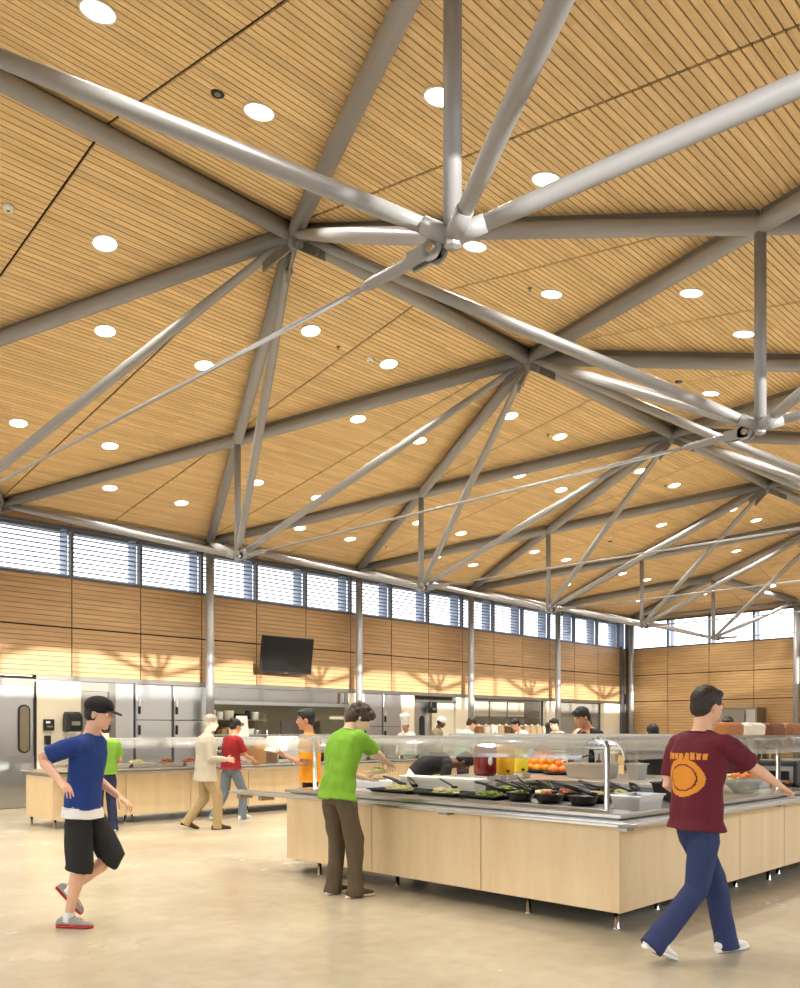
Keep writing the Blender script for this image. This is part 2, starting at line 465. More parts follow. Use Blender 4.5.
# ---- wall behind the camera: unseen tall glazing added to bring in daylight
mb = MB(); mb.box(XB-.2, XB, YO-.2, YW+.2, 0, .3); mb.box(XB-.2, XB, YO-.2, YW+.2, 4.6, 7.4)
mb.box(XB-.2, XB, YO-.2, 0, .3, 4.6); mb.box(XB-.2, XB, 15.6, YW+.2, .3, 4.6)
struct(mb, 'wall_rear', 'cream')
for k in range(8): win_y(1.95*k, 1.95*(k+1), XB, .3, 4.6, -1, .05, (2.3,))
# side wall of the left of the hall below the boarding, out of frame
struct(MB().box(XB, 5.2, YW, YW+.2, 0, PB), 'wall_side', 'cream')

# ---- columns
def column(x, y, top, label):
    t = thing('steel_column', label, 'column', (x, y, 0), group='round steel columns along the walls', kind='thing')
    MB().tube((x, y, .02), (x, y, top), .092, 24).build('shaft', 'tube', t)
    MB().lathe((x, y, 0), [(.16, 0), (.16, .02), (.1, .02), (.1, .05)], 24).build('base_plate', 'plate', t)
    MB().lathe((x, y, top), [(.1, -.02), (.13, -.02), (.13, .02), (.05, .02)], 20).build('cap_plate', 'plate', t)
cl = ['round grey steel column between the stainless cabinets and the kitchen hood', 'round grey steel column behind the bending man in the green shirt',
      'round grey steel column right of the cream kitchen doorway', 'round grey steel column fourth along the kitchen wall, beside the far serving hatch']
for i in range(1, 5): column(A0+i*S, YC, HC-.09, cl[i-1])
column(XE-.33, YC, HC-.09, 'round grey steel column standing in the far corner of the hall')
column(XE-.33, 10.51, HC-.09, 'round grey steel column on the end wall at the edge of the picture')
struct(MB().box(XE-.16, XE-.01, YW-.16, YW-.01, 0, WT), 'trim_1', 'frame')
struct(MB().box(XE-.6, XE-.45, YW-.10, YW-.005, 0, WT-.9), 'trim_2', 'frame')

# ------------------------------------------------------------------ roof steel
def N(i): return V((A0+i*S, YR, HR+dz(A0+i*S)))
def C(i, sd): return V((A0+i*S, YR+sd*(YC-YR), HC))
def T(i, sd): return V((A0+(i+.5)*S, YR+sd*DP, HT+dz(A0+(i+.5)*S)*(1-DP/WD)))
def P(i, sd): return V((A0+(i+.5)*S, YR+sd*DP, HP))
CC = {1: V((XE-.33, YC, HC)), -1: V((XE-.33, 2*YR-YC, HC))}
CM = {1: V((XE-.33, 10.51, HC)), -1: V((XE-.33, 5.0, HC))}
SIDE = {1: 'kitchen-side', -1: 'right-hand'}
def beam(pts, r, label, group, fin=True):
    """ceiling tube with the thin hanger plate that fixes it to the boards"""
    t = thing('roof_tube', label, 'beam', pts[0], group=group)
    MB().path(pts, r, 20).build('tube', 'tube', t)
    if fin:
        f = MB()
        for a, b in zip(pts, pts[1:]):
            a, b = V(a), V(b); d = (b-a).normalized(); m = (a+b)/2+V((0, 0, r+.03)); w = V((-d.y, d.x, 0)).normalized()
            f.obox(m, (b-a)*.495, w*.016, (0, 0, .036))
        f.build('hanger_plate', 'plate', t)
    return t
for i in range(-1, 4):
    beam([N(i), N(i+1)], .088, 'long grey steel tube under the roof ridge, %s ridge span from the camera' % ORD[i+1], 'ridge tubes')
for sd in (1, -1):
    for i in range(-1, 4):
        beam([N(i), T(i, sd), C(i+1, sd)], .086, 'grey ceiling tube falling away from the camera on the %s slope, %s bay' % (SIDE[sd], ORD[i+1]), 'diagonal ceiling tubes')
        beam([N(i+1), T(i, sd), C(i, sd)], .086, 'grey ceiling tube falling towards the camera on the %s slope, %s bay' % (SIDE[sd], ORD[i+1]), 'diagonal ceiling tubes')
        beam([C(i, sd), C(i+1, sd)], .055, 'thin grey eave tube along the top of the %s windows, %s bay from the camera' % (SIDE[sd], ORD[i+1]), 'eave tubes', False)
    beam([N(4), T(4, sd), CC[sd]], .086, 'grey hip tube running from the ridge end to the far %s corner' % SIDE[sd], 'hip tubes')
    beam([C(4, sd), T(4, sd)], .09, 'short grey ceiling tube beside the hipped end, %s slope' % SIDE[sd], 'hip tubes')
    beam([T(4, sd), CM[sd]], .08, 'grey ceiling tube over the hipped end down to the end wall, %s' % SIDE[sd], 'hip tubes')
    beam([C(4, sd), CC[sd]], .055, 'thin grey eave tube beside the far corner, %s' % SIDE[sd], 'eave tubes', False)
    beam([CC[sd], CM[sd]], .055, 'thin grey eave tube over the end wall windows, %s' % SIDE[sd], 'eave tubes', False)

def web(mb, a, b, r):
    """truss tube with tapered ends"""
    a, b = V(a), V(b); d = b-a; L = d.length; d.normalize()
    e0, e1 = .20, .19
    mb.path([a+d*e0, a+d*(e0+.25), a+d*L*.35, a+d*L*.65, b-d*(e1+.3), b-d*e1], [r*.5, r*.74, r, r, r*.85, r*.72], 18)
    u, w = perp(d)
    side = V((d.y, -d.x, 0)).normalized() if abs(d.z) < .99 else u
    mb.obox(a+d*.13, d*.13, side.cross(d)*.045, side*.012)
def truss(i, sd, tops, label, first):
    p, t0 = P(i, sd), T(i, sd)
    t = thing('roof_truss', label, 'truss', p, group='inverted pyramid roof trusses')
    MB().tube(p+V((0, 0, .05)), t0-V((0, 0, .06)), .056, 18).build('post', 'tube', t)
    for q in tops:
        mb = MB(); web(mb, q, p, .063); mb.build('web_tube', 'tube', t)
        # collar where the tube is cut onto the node
        d = (V(q)-p).normalized()
        MB().tube(p+d*.02, p+d*.205, .054, 14, .054).build('node_arm', 'tube', t)
    MB().lathe(p, [(.02, -.075), (.05, -.06), (.056, .04), (.05, .1)], 8, False).build('node_hub', 'tube', t)
    return t
for sd in (1, -1):
    for i in range(-1, 4):
        truss(i, sd, [N(i), N(i+1), C(i, sd), C(i+1, sd)], 'inverted pyramid of grey steel tubes on the %s slope, %s from the camera' % (SIDE[sd], ORD[i+1]), i == -1)
    truss(4, sd, [N(4), C(4, sd), CC[sd], CM[sd]], 'inverted pyramid of grey steel tubes at the hipped end, %s' % SIDE[sd], False)
for i in range(-1, 5):
    a, b = P(i, -1), P(i, 1)
    t = thing('roof_tie_rod', 'thin steel tie rod across the hall between two truss feet, %s from the camera' % ORD[i+1], 'rod', a, group='tie rods')
    MB().tube(a+V((0, .7, -.02)), b-V((0, .5, .02)), .017, 10).build('rod', 'tube', t)
    for q, s_ in ((a, 1), (b, -1)):
        c = MB()
        c.path([q+V((0, s_*.30, -.02)), q+V((0, s_*.36, -.02)), q+V((0, s_*.72, -.02)), q+V((0, s_*.80, -.02))], [.03, .038, .036, .018], 14)
        for dx in (-.03, .03): c.obox(q+V((dx, s_*.23, -.02)), (.008, 0, 0), (0, .12, 0), (0, 0, .05))
        for dx in (-.03, .03): c.tube(q+V((dx-.008, s_*.14, -.02)), q+V((dx+.008, s_*.14, -.02)), .075, 18)
        cv = c.build('clevis', 'tube', t)
        MB().tube(q+V((-.055, s_*.14, -.02)), q+V((.055, s_*.14, -.02)), .03, 14).build('clevis_pin', 'bolt', cv)
# connectors where the tubes meet under the ridge and at the eaves
def connector(c, dirs, label, r=.085, group='ridge connectors'):
    t = thing('roof_node', label, 'connector', c, group=group)
    MB().lathe(c, [(.03, -r-.09), (r*.75, -r-.06), (r, -r), (r, r), (r*.8, r+.03)], 18).build('hub', 'plate', t)
    for d in dirs:
        d = V(d).normalized(); w = V((-d.y, d.x, 0)).normalized()
        MB().obox(V(c)+d*.24-V((0, 0, .10)), d*.2, w*.014, (0, 0, .055)).build('gusset_plate', 'plate', t)
        MB().tube(V(c)+d*.34-V((0, 0, .10))-w*.04, V(c)+d*.34-V((0, 0, .10))+w*.04, .035, 14).build('pin', 'plate', t)
for i in range(0, 5):
    connector(N(i), [P(i, 1)-N(i), P(i, -1)-N(i), P(i-1, 1)-N(i), P(i-1, -1)-N(i)],
              'steel node under the ridge where eight roof tubes meet, %s from the camera' % ORD[i])
for i in range(0, 5):
    connector(C(i, 1), [T(i, 1)-C(i, 1), T(i-1, 1)-C(i, 1)], 'steel eave node on top of the kitchen wall columns, %s from the left' % ORD[i], .06, 'eave connectors')
connector(CC[1], [T(4, 1)-CC[1]], 'steel eave node over the corner column', .06, 'eave connectors')
connector(CM[1], [T(4, 1)-CM[1]], 'steel eave node over the end wall column', .06, 'eave connectors')

# ------------------------------------------------------------------ recessed downlights
LIGHTS = []
def downlight(x, y, label, power=42):
    z = hceil(x, y); sg = 1 if y > YR else -1
    nrm = V((0, sg*SL, 1)).normalized()
    t = thing('ceiling_light', label, 'ceiling light', (x, y, z), group='round recessed downlights')
    c = V((x, y, z))
    MB().lathe(c, [(.128, -.001), (.128, -.012), (.145, -.012), (.145, .001), (.128, -.001)], 28, axis=nrm, caps=False).build('trim_ring', 'white', t)
    MB().lathe(c, [(.127, -.004), (.08, -.007), (.0005, -.008)], 28, axis=nrm).build('diffuser', 'lamp', t)
    LIGHTS.append((x, y, z-.06, power))
rows = ((1.47, .5), (2.97, 0), (5.85, 0), (7.35, .5))
RN = ['row nearest the ridge', 'second row below ridge', 'third row below ridge', 'lowest row']
for sd in (1, -1):
    for ri, (d, ph) in enumerate(rows):
        n = 0
        for i in range(-1, 5):
            for q in (-.80, .71):
                x = A0+(i+ph)*S+q; y = YR+sd*d
                if not (1.5 < x < XN+(XE-XN)*d/W-.4): continue
                if sd < 0 and d > 3.5: continue
                if sd < 0 and ri == 0 and x > 22: continue
                n += 1
                downlight(x, y, 'round white downlight, %s slope, %s, %s from the camera' % (SIDE[sd], RN[ri], ORD[n-1]))
# hipped end
for k, (x, y) in enumerate(((27.9, 13.2), (27.9, 10.9))):
    t = thing('ceiling_light', 'round white downlight on the hipped end ceiling, %s' % ('near the corner' if k == 0 else 'over the end wall column'), 'ceiling light', (x, y, hx(x)), group='round recessed downlights')
    nrm = V((-HSL, 0, 1)).normalized()
    MB().lathe((x, y, hx(x)), [(.128, -.001), (.128, -.012), (.145, -.012), (.145, .001), (.128, -.001)], 24, axis=nrm, caps=False).build('trim_ring', 'white', t)
    MB().lathe((x, y, hx(x)), [(.127, -.004), (.0005, -.008)], 24, axis=nrm).build('diffuser', 'lamp', t)
    LIGHTS.append((x, y, hx(x)-.08, 42))
# small ceiling fittings seen between the lights: sprinklers and detectors
for k, (x, y, kind) in enumerate(((4.19, 6.38, 0), (3.52, 9.29, 1), (8.74, 9.28, 1), (8.14, 9.31, 2), (8.8, 6.42, 2), (12.85, 6.47, 0), (13.31, 9.3, 2), (20.19, 12.12, 0), (14.77, 15.11, 2), (17.91, 9.35, 2))):
    q = V((x, y, hceil(x, y)))
    if kind == 0:
        t = thing('speaker_grille', 'small dark round ceiling fitting, %s' % ('beside the large downlight at the top left' if k == 0 else 'among the far downlights' if k > 6 else 'above the second truss foot'), 'ceiling fitting', q, group='small ceiling fittings')
        MB().lathe(q, [(.05, -.012), (.06, -.006), (.06, .004)], 18).build('body', 'matblack', t)
        MB().lathe(q, [(.018, -.018), (.03, -.012), (.03, -.008)], 14).build('nozzle', 'plate', t)
    elif kind == 1:
        t = thing('smoke_detector', 'small white smoke detector on the boarded ceiling, %s' % ('at the left edge of the picture' if k == 1 else 'beside two downlights below the ridge'), 'smoke detector', q)
        MB().lathe(q, [(.03, -.045), (.05, -.04), (.065, -.012), (.065, .004)], 18).build('body', 'white', t)
        MB().lathe(q, [(.012, -.052), (.02, -.046), (.02, -.04)], 12).build('sensor', 'grey', t)
    else:
        t = thing('sprinkler_head', 'tiny sprinkler head under the ceiling boards, %s' % {3: 'near the two downlights left of the smoke detector', 4: 'on the right-hand slope beside a downlight', 6: 'far beyond the second ridge node', 8: 'close above the eave of the third kitchen bay', 9: 'far under the third ridge span'}[k], 'sprinkler', q, group='sprinkler heads')
        MB().lathe(q, [(.004, -.04), (.016, -.036), (.016, -.03), (.008, -.02), (.025, -.008), (.035, .004)], 12).build('body', 'bolt', t)
# ------------------------------------------------------------------ kitchen behind the left wall: shell
struct(MB().box(5.2, 29, 20.9, 21.1, 0, 2.9), 'wall_kitchen_rear', 'kitchenwall')
struct(MB().box(5.0, 5.2, YW, 21.1, 0, 2.9).box(29, 29.2, YW, 21.1, 0, 2.9), 'wall_kitchen_side', 'kitchenwall')
struct(MB().box(5.0, 29.2, YW+.2, 21.1, 2.75, 2.9), 'ceiling_kitchen', 'cream')
# wall pieces at hall level between the openings (all in the plane YW .. YW+.16)
def pier(name, x0, x1, z0=0, z1=PB, mat='cream', y=YW): struct(MB().box(x0, x1, y, y+.16, z0, z1), name, mat)
struct(MB().box(6.9, 29.2, YW, YW+.2, PB-.09, PB-.001), 'trim_3', 'steel_d')
pier('wall_pier', 6.9, 7.80, 0, PB-.1)
pier('wall_pier', 8.40, 8.55, 0, PB-.1, 'steel_d')
pier('wall_pier', 8.55, 8.95, 0, PB-.1, 'steel')
pier('wall_pier', 15.05, 15.5, 0, PB-.1, 'cream')
pier('wall_pier', 17.0, 17.55, 0, PB-.1, 'cream')
pier('wall_pier', 19.35, 20.2, 0, PB-.1, 'cream')
pier('wall_pier', 24.0, 24.75, 0, PB-.1, 'cream')
pier('wall_pier', 27.6, 29.0, 0, PB-.1, 'cream')
pier('wall_hatch', 10.85, 15.05, 0, 1.0, 'steel_d')
pier('wall_hatch', 20.2, 24.0, 0, 1.0, 'steel_d')
pier('wall_hatch', 24.75, 27.6, 0, 1.0, 'steel_d')
# left-most stainless door with an oval vision panel
d = bpy.data.objects.new('door_1', None); COL.objects.link(d); d['kind'] = 'structure'
MB().box(5.3, 6.86, YW+.02, YW+.08, .01, 2.36).build('door_leaf', 'steel', d)
MB().box(5.3, 6.86, YW+.005, YW+.022, .04, 1.02).build('kick_plate', 'steel', d)
MB().box(6.86, 6.9, YW-.02, YW+.14, 0, 2.45).build('door_frame', 'matblack', d)
MB().box(5.2, 6.9, YW-.01, YW+.14, 2.36, 2.5).build('door_head', 'steel_d', d)
def stadium(cx, cz, w, h, y, r=14):
    pts = []
    for k in range(r+1): a = math.pi*k/r; pts.append((cx+w*math.cos(a), cz+h-w+w*math.sin(a)))
    for k in range(r+1): a = math.pi+math.pi*k/r; pts.append((cx+w*math.cos(a), cz-h+w+w*math.sin(a)))
    return pts
def stad_mesh(cx, cz, w, h, y0, y1):
    p = stadium(cx, cz, w, h, 0); n = len(p); mb = MB()
    mb.add([(x, y0, z) for x, z in p]+[(x, y1, z) for x, z in p], [tuple(range(n)), tuple(range(n, 2*n))[::-1]]+[(i, n+i, n+(i+1) % n, (i+1) % n) for i in range(n)])
    return mb
stad_mesh(6.67, 1.53, .115, .47, YW-.004, YW+.02).build('window_gasket', 'matblack', d)
stad_mesh(6.67, 1.53, .088, .44, YW-.012, YW+.0).build('vision_panel', flat('smoked_panel', (120, 112, 92), .2), d)
# grey service door and cream kitchen door
d = bpy.data.objects.new('door_2', None); COL.objects.link(d); d['kind'] = 'structure'
MB().box(7.8, 8.4, YW+.06, YW+.1, .01, 2.3).build('door_leaf', 'grey', d)
MB().box(7.8, 8.4, YW+.01, YW+.1, 2.3, PB-.1).build('door_head', 'grey', d)
MB().box(8.30, 8.33, YW-.01, YW+.06, .98, 1.14).build('door_handle', 'chrome', d)
d = bpy.data.objects.new('door_3', None); COL.objects.link(d); d['kind'] = 'structure'
MB().box(18.2, 19.3, YW+.05, YW+.1, .01, 2.3).build('door_leaf', 'cream', d)
MB().box(17.55, 18.2, YW+.05, YW+.1, .01, 2.3).build('door_leaf', 'steel', d)
MB().box(17.55, 19.35, YW-.02, YW+.12, 2.3, 2.38).build('door_head', 'steel_d', d)
MB().box(18.16, 18.26, YW-.02, YW+.05, .01, 2.3).build('door_stile', 'chrome', d)
stad_mesh(17.92, 1.5, .10, .42, YW+.03, YW+.06).build('window_gasket', 'matblack', d)
# fittings on the cream wall
t = thing('paper_towel_dispenser', 'black paper towel dispenser on the cream wall beside the stainless door', 'towel dispenser', (7.58, YW-.2, 1.5))
MB().loft([[(x, y, z) for x, y in ((7.42-o, YW-.002), (7.42-o, YW-.20+o2), (7.47-o, YW-.24+o2), (7.70+o, YW-.24+o2), (7.75+o, YW-.20+o2), (7.75+o, YW-.002))] for z, o, o2 in ((1.47, -.02, .06), (1.5, 0, .01), (1.72, .0, 0), (1.82, -.01, .02), (1.87, -.03, .08))], False).build('housing', 'black', t, bevel=.008)
MB().box(7.5, 7.67, YW-.255, YW-.235, 1.60, 1.68).build('window', 'grey', t)
MB().box(7.47, 7.70, YW-.19, YW-.10, 1.44, 1.475).build('paper_slot', 'white', t)
t = thing('wall_switch_panel', 'small black control panel on the cream wall left of the towel dispenser', 'control panel', (7.13, YW-.05, 1.5))
MB().box(7.03, 7.24, YW-.05, YW-.002, 1.5, 1.72).build('housing', 'black', t, bevel=.01)
MB().box(7.07, 7.15, YW-.056, YW-.048, 1.64, 1.68).build('display', 'white', t); MB().box(7.09, 7.2, YW-.056, YW-.048, 1.56, 1.59).build('button_row', 'grey', t)
t = thing('soap_dispenser', 'small dark soap dispenser under the control panel on the cream wall', 'soap dispenser', (7.1, YW-.1, 1.2))
MB().box(7.05, 7.15, YW-.1, YW-.002, 1.22, 1.40).build('tank', 'black', t, bevel=.012); MB().tube((7.1, YW-.07, 1.17), (7.1, YW-.07, 1.22), .015, 10).build('nozzle', 'chrome', t)
t = thing('wall_mounted_sink', 'stainless hand wash sink hanging on the cream wall', 'sink', (7.4, YW-.35, .85))
MB().tbox(7.1, 7.75, YW-.42, YW-.02, .82, 1.05, .05).build('basin', 'steel', t); MB().path([(7.42, YW-.04, 1.06), (7.42, YW-.04, 1.3), (7.42, YW-.14, 1.36), (7.42, YW-.22, 1.28)], .014, 10).build('tap', 'chrome', t)
MB().tube((7.42, YW-.2, .82), (7.42, YW-.2, .55), .025, 10).build('drain_pipe', 'chrome', t)
# tall stainless warmers
def warmer(x0, x1, label, split=1.72, dark=False):
    t = thing('stainless_cabinet', label, 'cabinet', (x0, YW-.05, 0), group='tall stainless cabinets in the kitchen wall')
    MB().box(x0, x1, YW-.02, YW+.6, .12, PB-.1).build('body', 'steel_d', t)
    for z0, z1 in ((split+.01, PB-.12), (.2, split-.01)):
        dr = MB().box(x0+.015, x1-.015, YW-.075, YW-.022, z0, z1).build('door', 'steel', t, bevel=.008)
        MB().box(x0+.05, x0+.09, YW-.11, YW-.074, (z0+.12 if z0 > 1 else z1-.3), (z0+.28 if z0 > 1 else z1-.1)).build('latch', 'black', dr)
        MB().box(x0+.055, x0+.085, YW-.118, YW-.109, (z0+.3 if z0 > 1 else z1-.5), (z0+.44 if z0 > 1 else z1-.34)).build('badge', 'white', dr)
    for x in (x0+.08, x1-.08): MB().tube((x, YW+.05, 0), (x, YW+.05, .12), .025, 10).build('leg', 'chrome', t)
warmer(8.97, 9.83, 'tall stainless cabinet with two stacked doors, left of a pair by the first column')
warmer(9.86, 10.72, 'tall stainless cabinet with two stacked doors touching the first round column')
warmer(15.5, 16.22, 'tall stainless cabinet left of a pair behind the second round column', 1.6)
warmer(16.25, 16.97, 'tall stainless cabinet right of a pair, beside the cream kitchen doorway', 1.6)
# exhaust hood over the serving hatch
t = thing('exhaust_hood', 'long stainless exhaust hood above the open kitchen hatch under the screen', 'exhaust hood', (12.95, YW, 2.16))
MB().box(10.86, 15.02, YW-.05, YW+1.2, 2.16, PB-.1).build('canopy', 'steel_d', t, bevel=.01)
MB().box(10.84, 15.04, YW-.075, YW-.05, 2.10, 2.18).build('front_lip', 'steel', t)
MB().box(14.6, 14.7, YW-.08, YW-.05, 2.2, PB-.12).box(14.8, 14.9, YW-.08, YW-.05, 2.2, PB-.12).build('fire_pipe', 'chrome', t)
# hatch contents: pass shelf, racks, range
def shelf_unit(x0, x1, y0, y1, zs, label, mat='steel', group=None):
    t = thing('wire_shelf', label, 'shelf', ((x0+x1)/2, y0, 0), group=group)
    for z in zs: MB().box(x0, x1, y0, y1, z-.015, z+.01).build('shelf_board', mat, t)
    for x in (x0+.02, x1-.02):
        for y in (y0+.02, y1-.02): MB().tube((x, y, 0), (x, y, zs[-1]+.15), .016, 8).build('upright', 'chrome', t)
    return t
shelf_unit(11.2, 12.6, 20.1, 20.7, (.3, .9, 1.35, 1.8), 'steel wire shelf with pans against the kitchen rear wall, behind the hatch, left', group=None)
shelf_unit(13.0, 14.9, 20.1, 20.7, (.3, .9, 1.35, 1.8), 'steel wire shelf with pans against the kitchen rear wall, behind the hatch, right', group=None)
shelf_unit(21.0, 23.5, 20.1, 20.7, (.3, .9, 1.35, 1.8), 'steel wire shelf seen through the far serving hatch')
random.seed(3)
K = 0
for x0, x1 in ((11.25, 12.5), (13.1, 14.8)):
    for z in (.912, 1.362, 1.812):
        x = x0
        while x < x1-.2:
            w = random.uniform(.14, .3); h = random.uniform(.1, .26); K += 1
            col = random.choice(('steel', 'steel_d', 'white', 'cream', 'matblack', 'cardboard'))
            if 'cardboard' not in M: M['cardboard'] = flat('cardboard', (176, 132, 84), .8)
            side = 'left' if x0 < 13 else 'right'
            mb = MB()
            if random.random() < .5:
                mb.lathe((x+w/2, 20.4, z), [(w*.42, 0), (w*.46, h*.9), (w*.48, h), (w*.44, h), (w*.40, h*.1), (.001, h*.1)], 16)
                nm, ct = 'stock_pot', 'pot'
            else:
                mb.tbox(x, x+w, 20.2, 20.6, z, z+h, .02); nm, ct = 'storage_tub', 'tub'
            solo(mb, nm, col, '%s %s on the %s shelf behind the hatch, %s board, %s from left' % ({'steel': 'shiny steel', 'steel_d': 'dull steel', 'white': 'white', 'cream': 'cream', 'matblack': 'black', 'cardboard': 'brown'}[col], ct,
                 side, {.912: 'lowest', 1.362: 'middle', 1.812: 'top'}[z], ORD[int((x-x0)/.2)]), ct, (x+w/2, 20.4, z), 'pots and tubs on the kitchen shelves')
            x += w+.06
t = thing('cooking_range', 'black and steel cooking range under the exhaust hood', 'range', (14.2, YW+.4, 0))
MB().box(13.7, 15.0, YW+.35, YW+1.1, .1, .92).build('body', 'steel_d', t, bevel=.01); MB().box(13.72, 14.98, YW+.37, YW+1.08, .92, .97).build('hob', 'matblack', t)
MB().box(13.7, 15.0, YW+1.1, YW+1.15, .92, 1.75).build('splashback', 'steel_d', t)
for k in range(5): MB().tube((13.85+k*.25, YW+.35, .8), (13.85+k*.25, YW+.31, .8), .03, 12).build('knob', 'black', t)
t = thing('pass_shelf', 'stainless pass shelf along the open kitchen hatch', 'shelf', (12.9, YW-.1, 1.0))
MB().box(10.9, 15.0, YW-.22, YW+.3, 1.0, 1.04).build('top', 'steel', t, bevel=.005); MB().box(10.9, 15.0, YW-.05, YW+.1, 1.38, 1.41).build('upper_shelf', 'steel', t)
for x in (11.0, 12.9, 14.9): MB().tube((x, YW+.02, 1.04), (x, YW+.02, 1.38), .016, 10).build('upright', 'chrome', t)
M['paleglass'] = flat('pale_screen', (168, 164, 150), .25)
# the far hatches: roller shutters and glazed screens behind
for nm, x0, x1, lb in (('roller_shutter', 20.25, 23.95, 'grey glazed kitchen screen behind the far hatch with the boxes on its ledge'), ('roller_shutter', 24.8, 27.55, 'grey shutter closing the last hatch before the far corner')):
    t = thing('kitchen_screen', lb, 'screen', ((x0+x1)/2, YW+.25, 1.0), kind='thing')
    MB().box(x0, x1, YW+.25, YW+.3, 1.0, PB-.1).build('panel', 'steel_d' if x0 < 24 else 'grey', t)
    n = 4 if x0 < 24 else 1
    f = MB()
    for k in range(n+1): x = x0+(x1-x0)*k/n; f.box(max(x0, x-.03), min(x1, x+.03), YW+.2, YW+.25, 1.0, PB-.1)
    f.box(x0, x1, YW+.2, YW+.25, 1.9, 1.94) if n > 1 else None
    f.build('frame', 'chrome', t)
    if n > 1: MB().box(x0+.06, x1-.9, YW+.235, YW+.25, 1.95, 2.4).build('bright_pane', 'paleglass', t)
    MB().box(x0, x1, YW-.36, YW+.2, 1.0, 1.04).build('ledge', 'steel', t)
# cereal dispensers and cartons on the ledge
random.seed(5)
cols = [(150, 108, 66), (236, 232, 222), (206, 172, 128), (214, 184, 140), (110, 80, 52), (120, 88, 60), (150, 112, 70), (216, 190, 146), (220, 196, 150), (226, 204, 160)]
cn = ['tan', 'white', 'sandy', 'pale sandy', 'dark brown', 'brown', 'mid brown', 'straw coloured', 'pale straw', 'cream']
for k, c in enumerate(cols):
    x = 20.35+k*.34
    t = thing('cereal_dispenser', '%s cereal dispenser in the row on the far hatch ledge, %s from the left' % (cn[k], ORD[k]), 'cereal dispenser', (x, YW-.05, 1.042), group='cereal dispensers on the far hatch')
    MB().box(x-.13, x+.13, YW-.15, YW+.05, 1.16, 1.62).build('hopper', flat('cereal_%d' % k, c, .5), t, bevel=.02)
    MB().box(x-.12, x+.12, YW-.14, YW+.04, 1.042, 1.14).build('base', 'black' if k % 3 else 'white', t)
    MB().lathe((x, YW-.05, 1.62), [(.10, 0), (.12, .015), (.12, .04), (.03, .05), (.03, .08)], 14).build('lid', 'cream', t)
def sign_stand(x, y, z, w, h, label):
    t = thing('table_sign', label, 'sign', (x, y, z))
    MB().obox((x, y, z+h/2+.02), (w/2, 0, 0), (0, .004, 0), (0, .03, h/2)).build('card', 'white', t)
    MB().box(x-w/2, x+w/2, y-.04, y+.04, z, z+.02).build('foot', 'white', t)
    MB().obox((x, y-.006+.0, z+h*.62), (.03, 0, 0), (0, .001, 0), (0, .002, .03)).obox((x, y-.006, z+h*.40), (.05, 0, 0), (0, .001, 0), (0, .002, .008)).build('print', 'grey', t)
sign_stand(20.86, YW-.28, 1.043, .32, .60, 'white card sign among the cereal dispensers on the far hatch')
sign_stand(23.7, YW-.15, 1.043, .24, .58, 'white card sign at the right end of the far hatch ledge')
sign_stand(19.0, YW-.45, .902, .26, .62, 'white card sign in front of the third round column')
# side table under that sign
t = thing('side_table', 'narrow stainless side table by the cream kitchen doorway', 'table', (19, YW-.5, 0))
MB().box(18.6, 19.35, YW-.62, YW-.3, .87, .9).build('top', 'steel', t)
for x in (18.64, 19.31):
    for y in (YW-.58, YW-.34): MB().tube((x, y, 0), (x, y, .87), .016, 8).build('leg', 'chrome', t)
t = thing('wall_mounted_box', 'black box hanging over the cream kitchen doorway', 'wall box', (18.2, YW-.1, 2.05))
MB().box(18.08, 18.34, YW-.16, YW-.02, 2.0, 2.32).build('housing', 'black', t, bevel=.01); MB().box(18.14, 18.28, YW-.172, YW-.16, 2.08, 2.14).build('lens', 'grey', t)
# wall screen on a bracket
t = thing('wall_television', 'black flat television tilted down on the boarded wall above the hood', 'television', (13.02, YW, 3.3), world=False)
mb = MB().obox((0, 0, 0), (.73, 0, 0), (0, .035, 0), (0, 0, .44)); mb.build('casing', 'black', t, bevel=.012)
MB().obox((0, -.037, .012), (.70, 0, 0), (0, .003, 0), (0, 0, .40)).build('screen', 'screen', t)
MB().obox((0, -.037, -.425), (.05, 0, 0), (0, .002, 0), (0, 0, .006)).build('logo', 'grey', t)
MB().tube((0, .03, 0), (0, .42, .04), .04, 12).obox((0, .40, 0), (.16, 0, 0), (0, .02, 0), (0, 0, .16)).build('wall_bracket', 'matblack', t)
t.rotation_euler = (R(9), 0, R(-4)); t.location = (12.72, YW-.40, 3.30)
# steel cupboard against the end wall
t = thing('steel_cupboard', 'grey steel cupboard with a dark window standing at the end wall', 'cupboard', (28.7, 12.1, 0))
MB().box(28.5, 29.25, 11.6, 12.95, .1, 2.28).build('body', 'steel_d', t, bevel=.01); MB().box(28.47, 28.5, 12.0, 12.9, 1.6, 2.15).build('window', 'grey', t)
MB().box(28.46, 28.5, 11.65, 11.95, .2, 2.2).build('door', 'steel', t)
for y in (11.7, 12.85): MB().tube((28.8, y, 0), (28.8, y, .1), .03, 10).build('foot', 'chrome', t)
t = thing('shelf_trolley', 'dark trolley of stacked trays beside the end wall cupboard', 'trolley', (28.3, 11.2, 0))
MB().box(28.1, 28.7, 11.0, 11.55, .15, .2).box(28.1, 28.7, 11.0, 11.55, .9, .95).box(28.1, 28.7, 11.0, 11.55, 1.55, 1.62).build('tray_stack', 'matblack', t)
for x in (28.13, 28.67):
    for y in (11.03, 11.52): MB().tube((x, y, 0), (x, y, 1.7), .018, 8).build('upright', 'chrome', t)
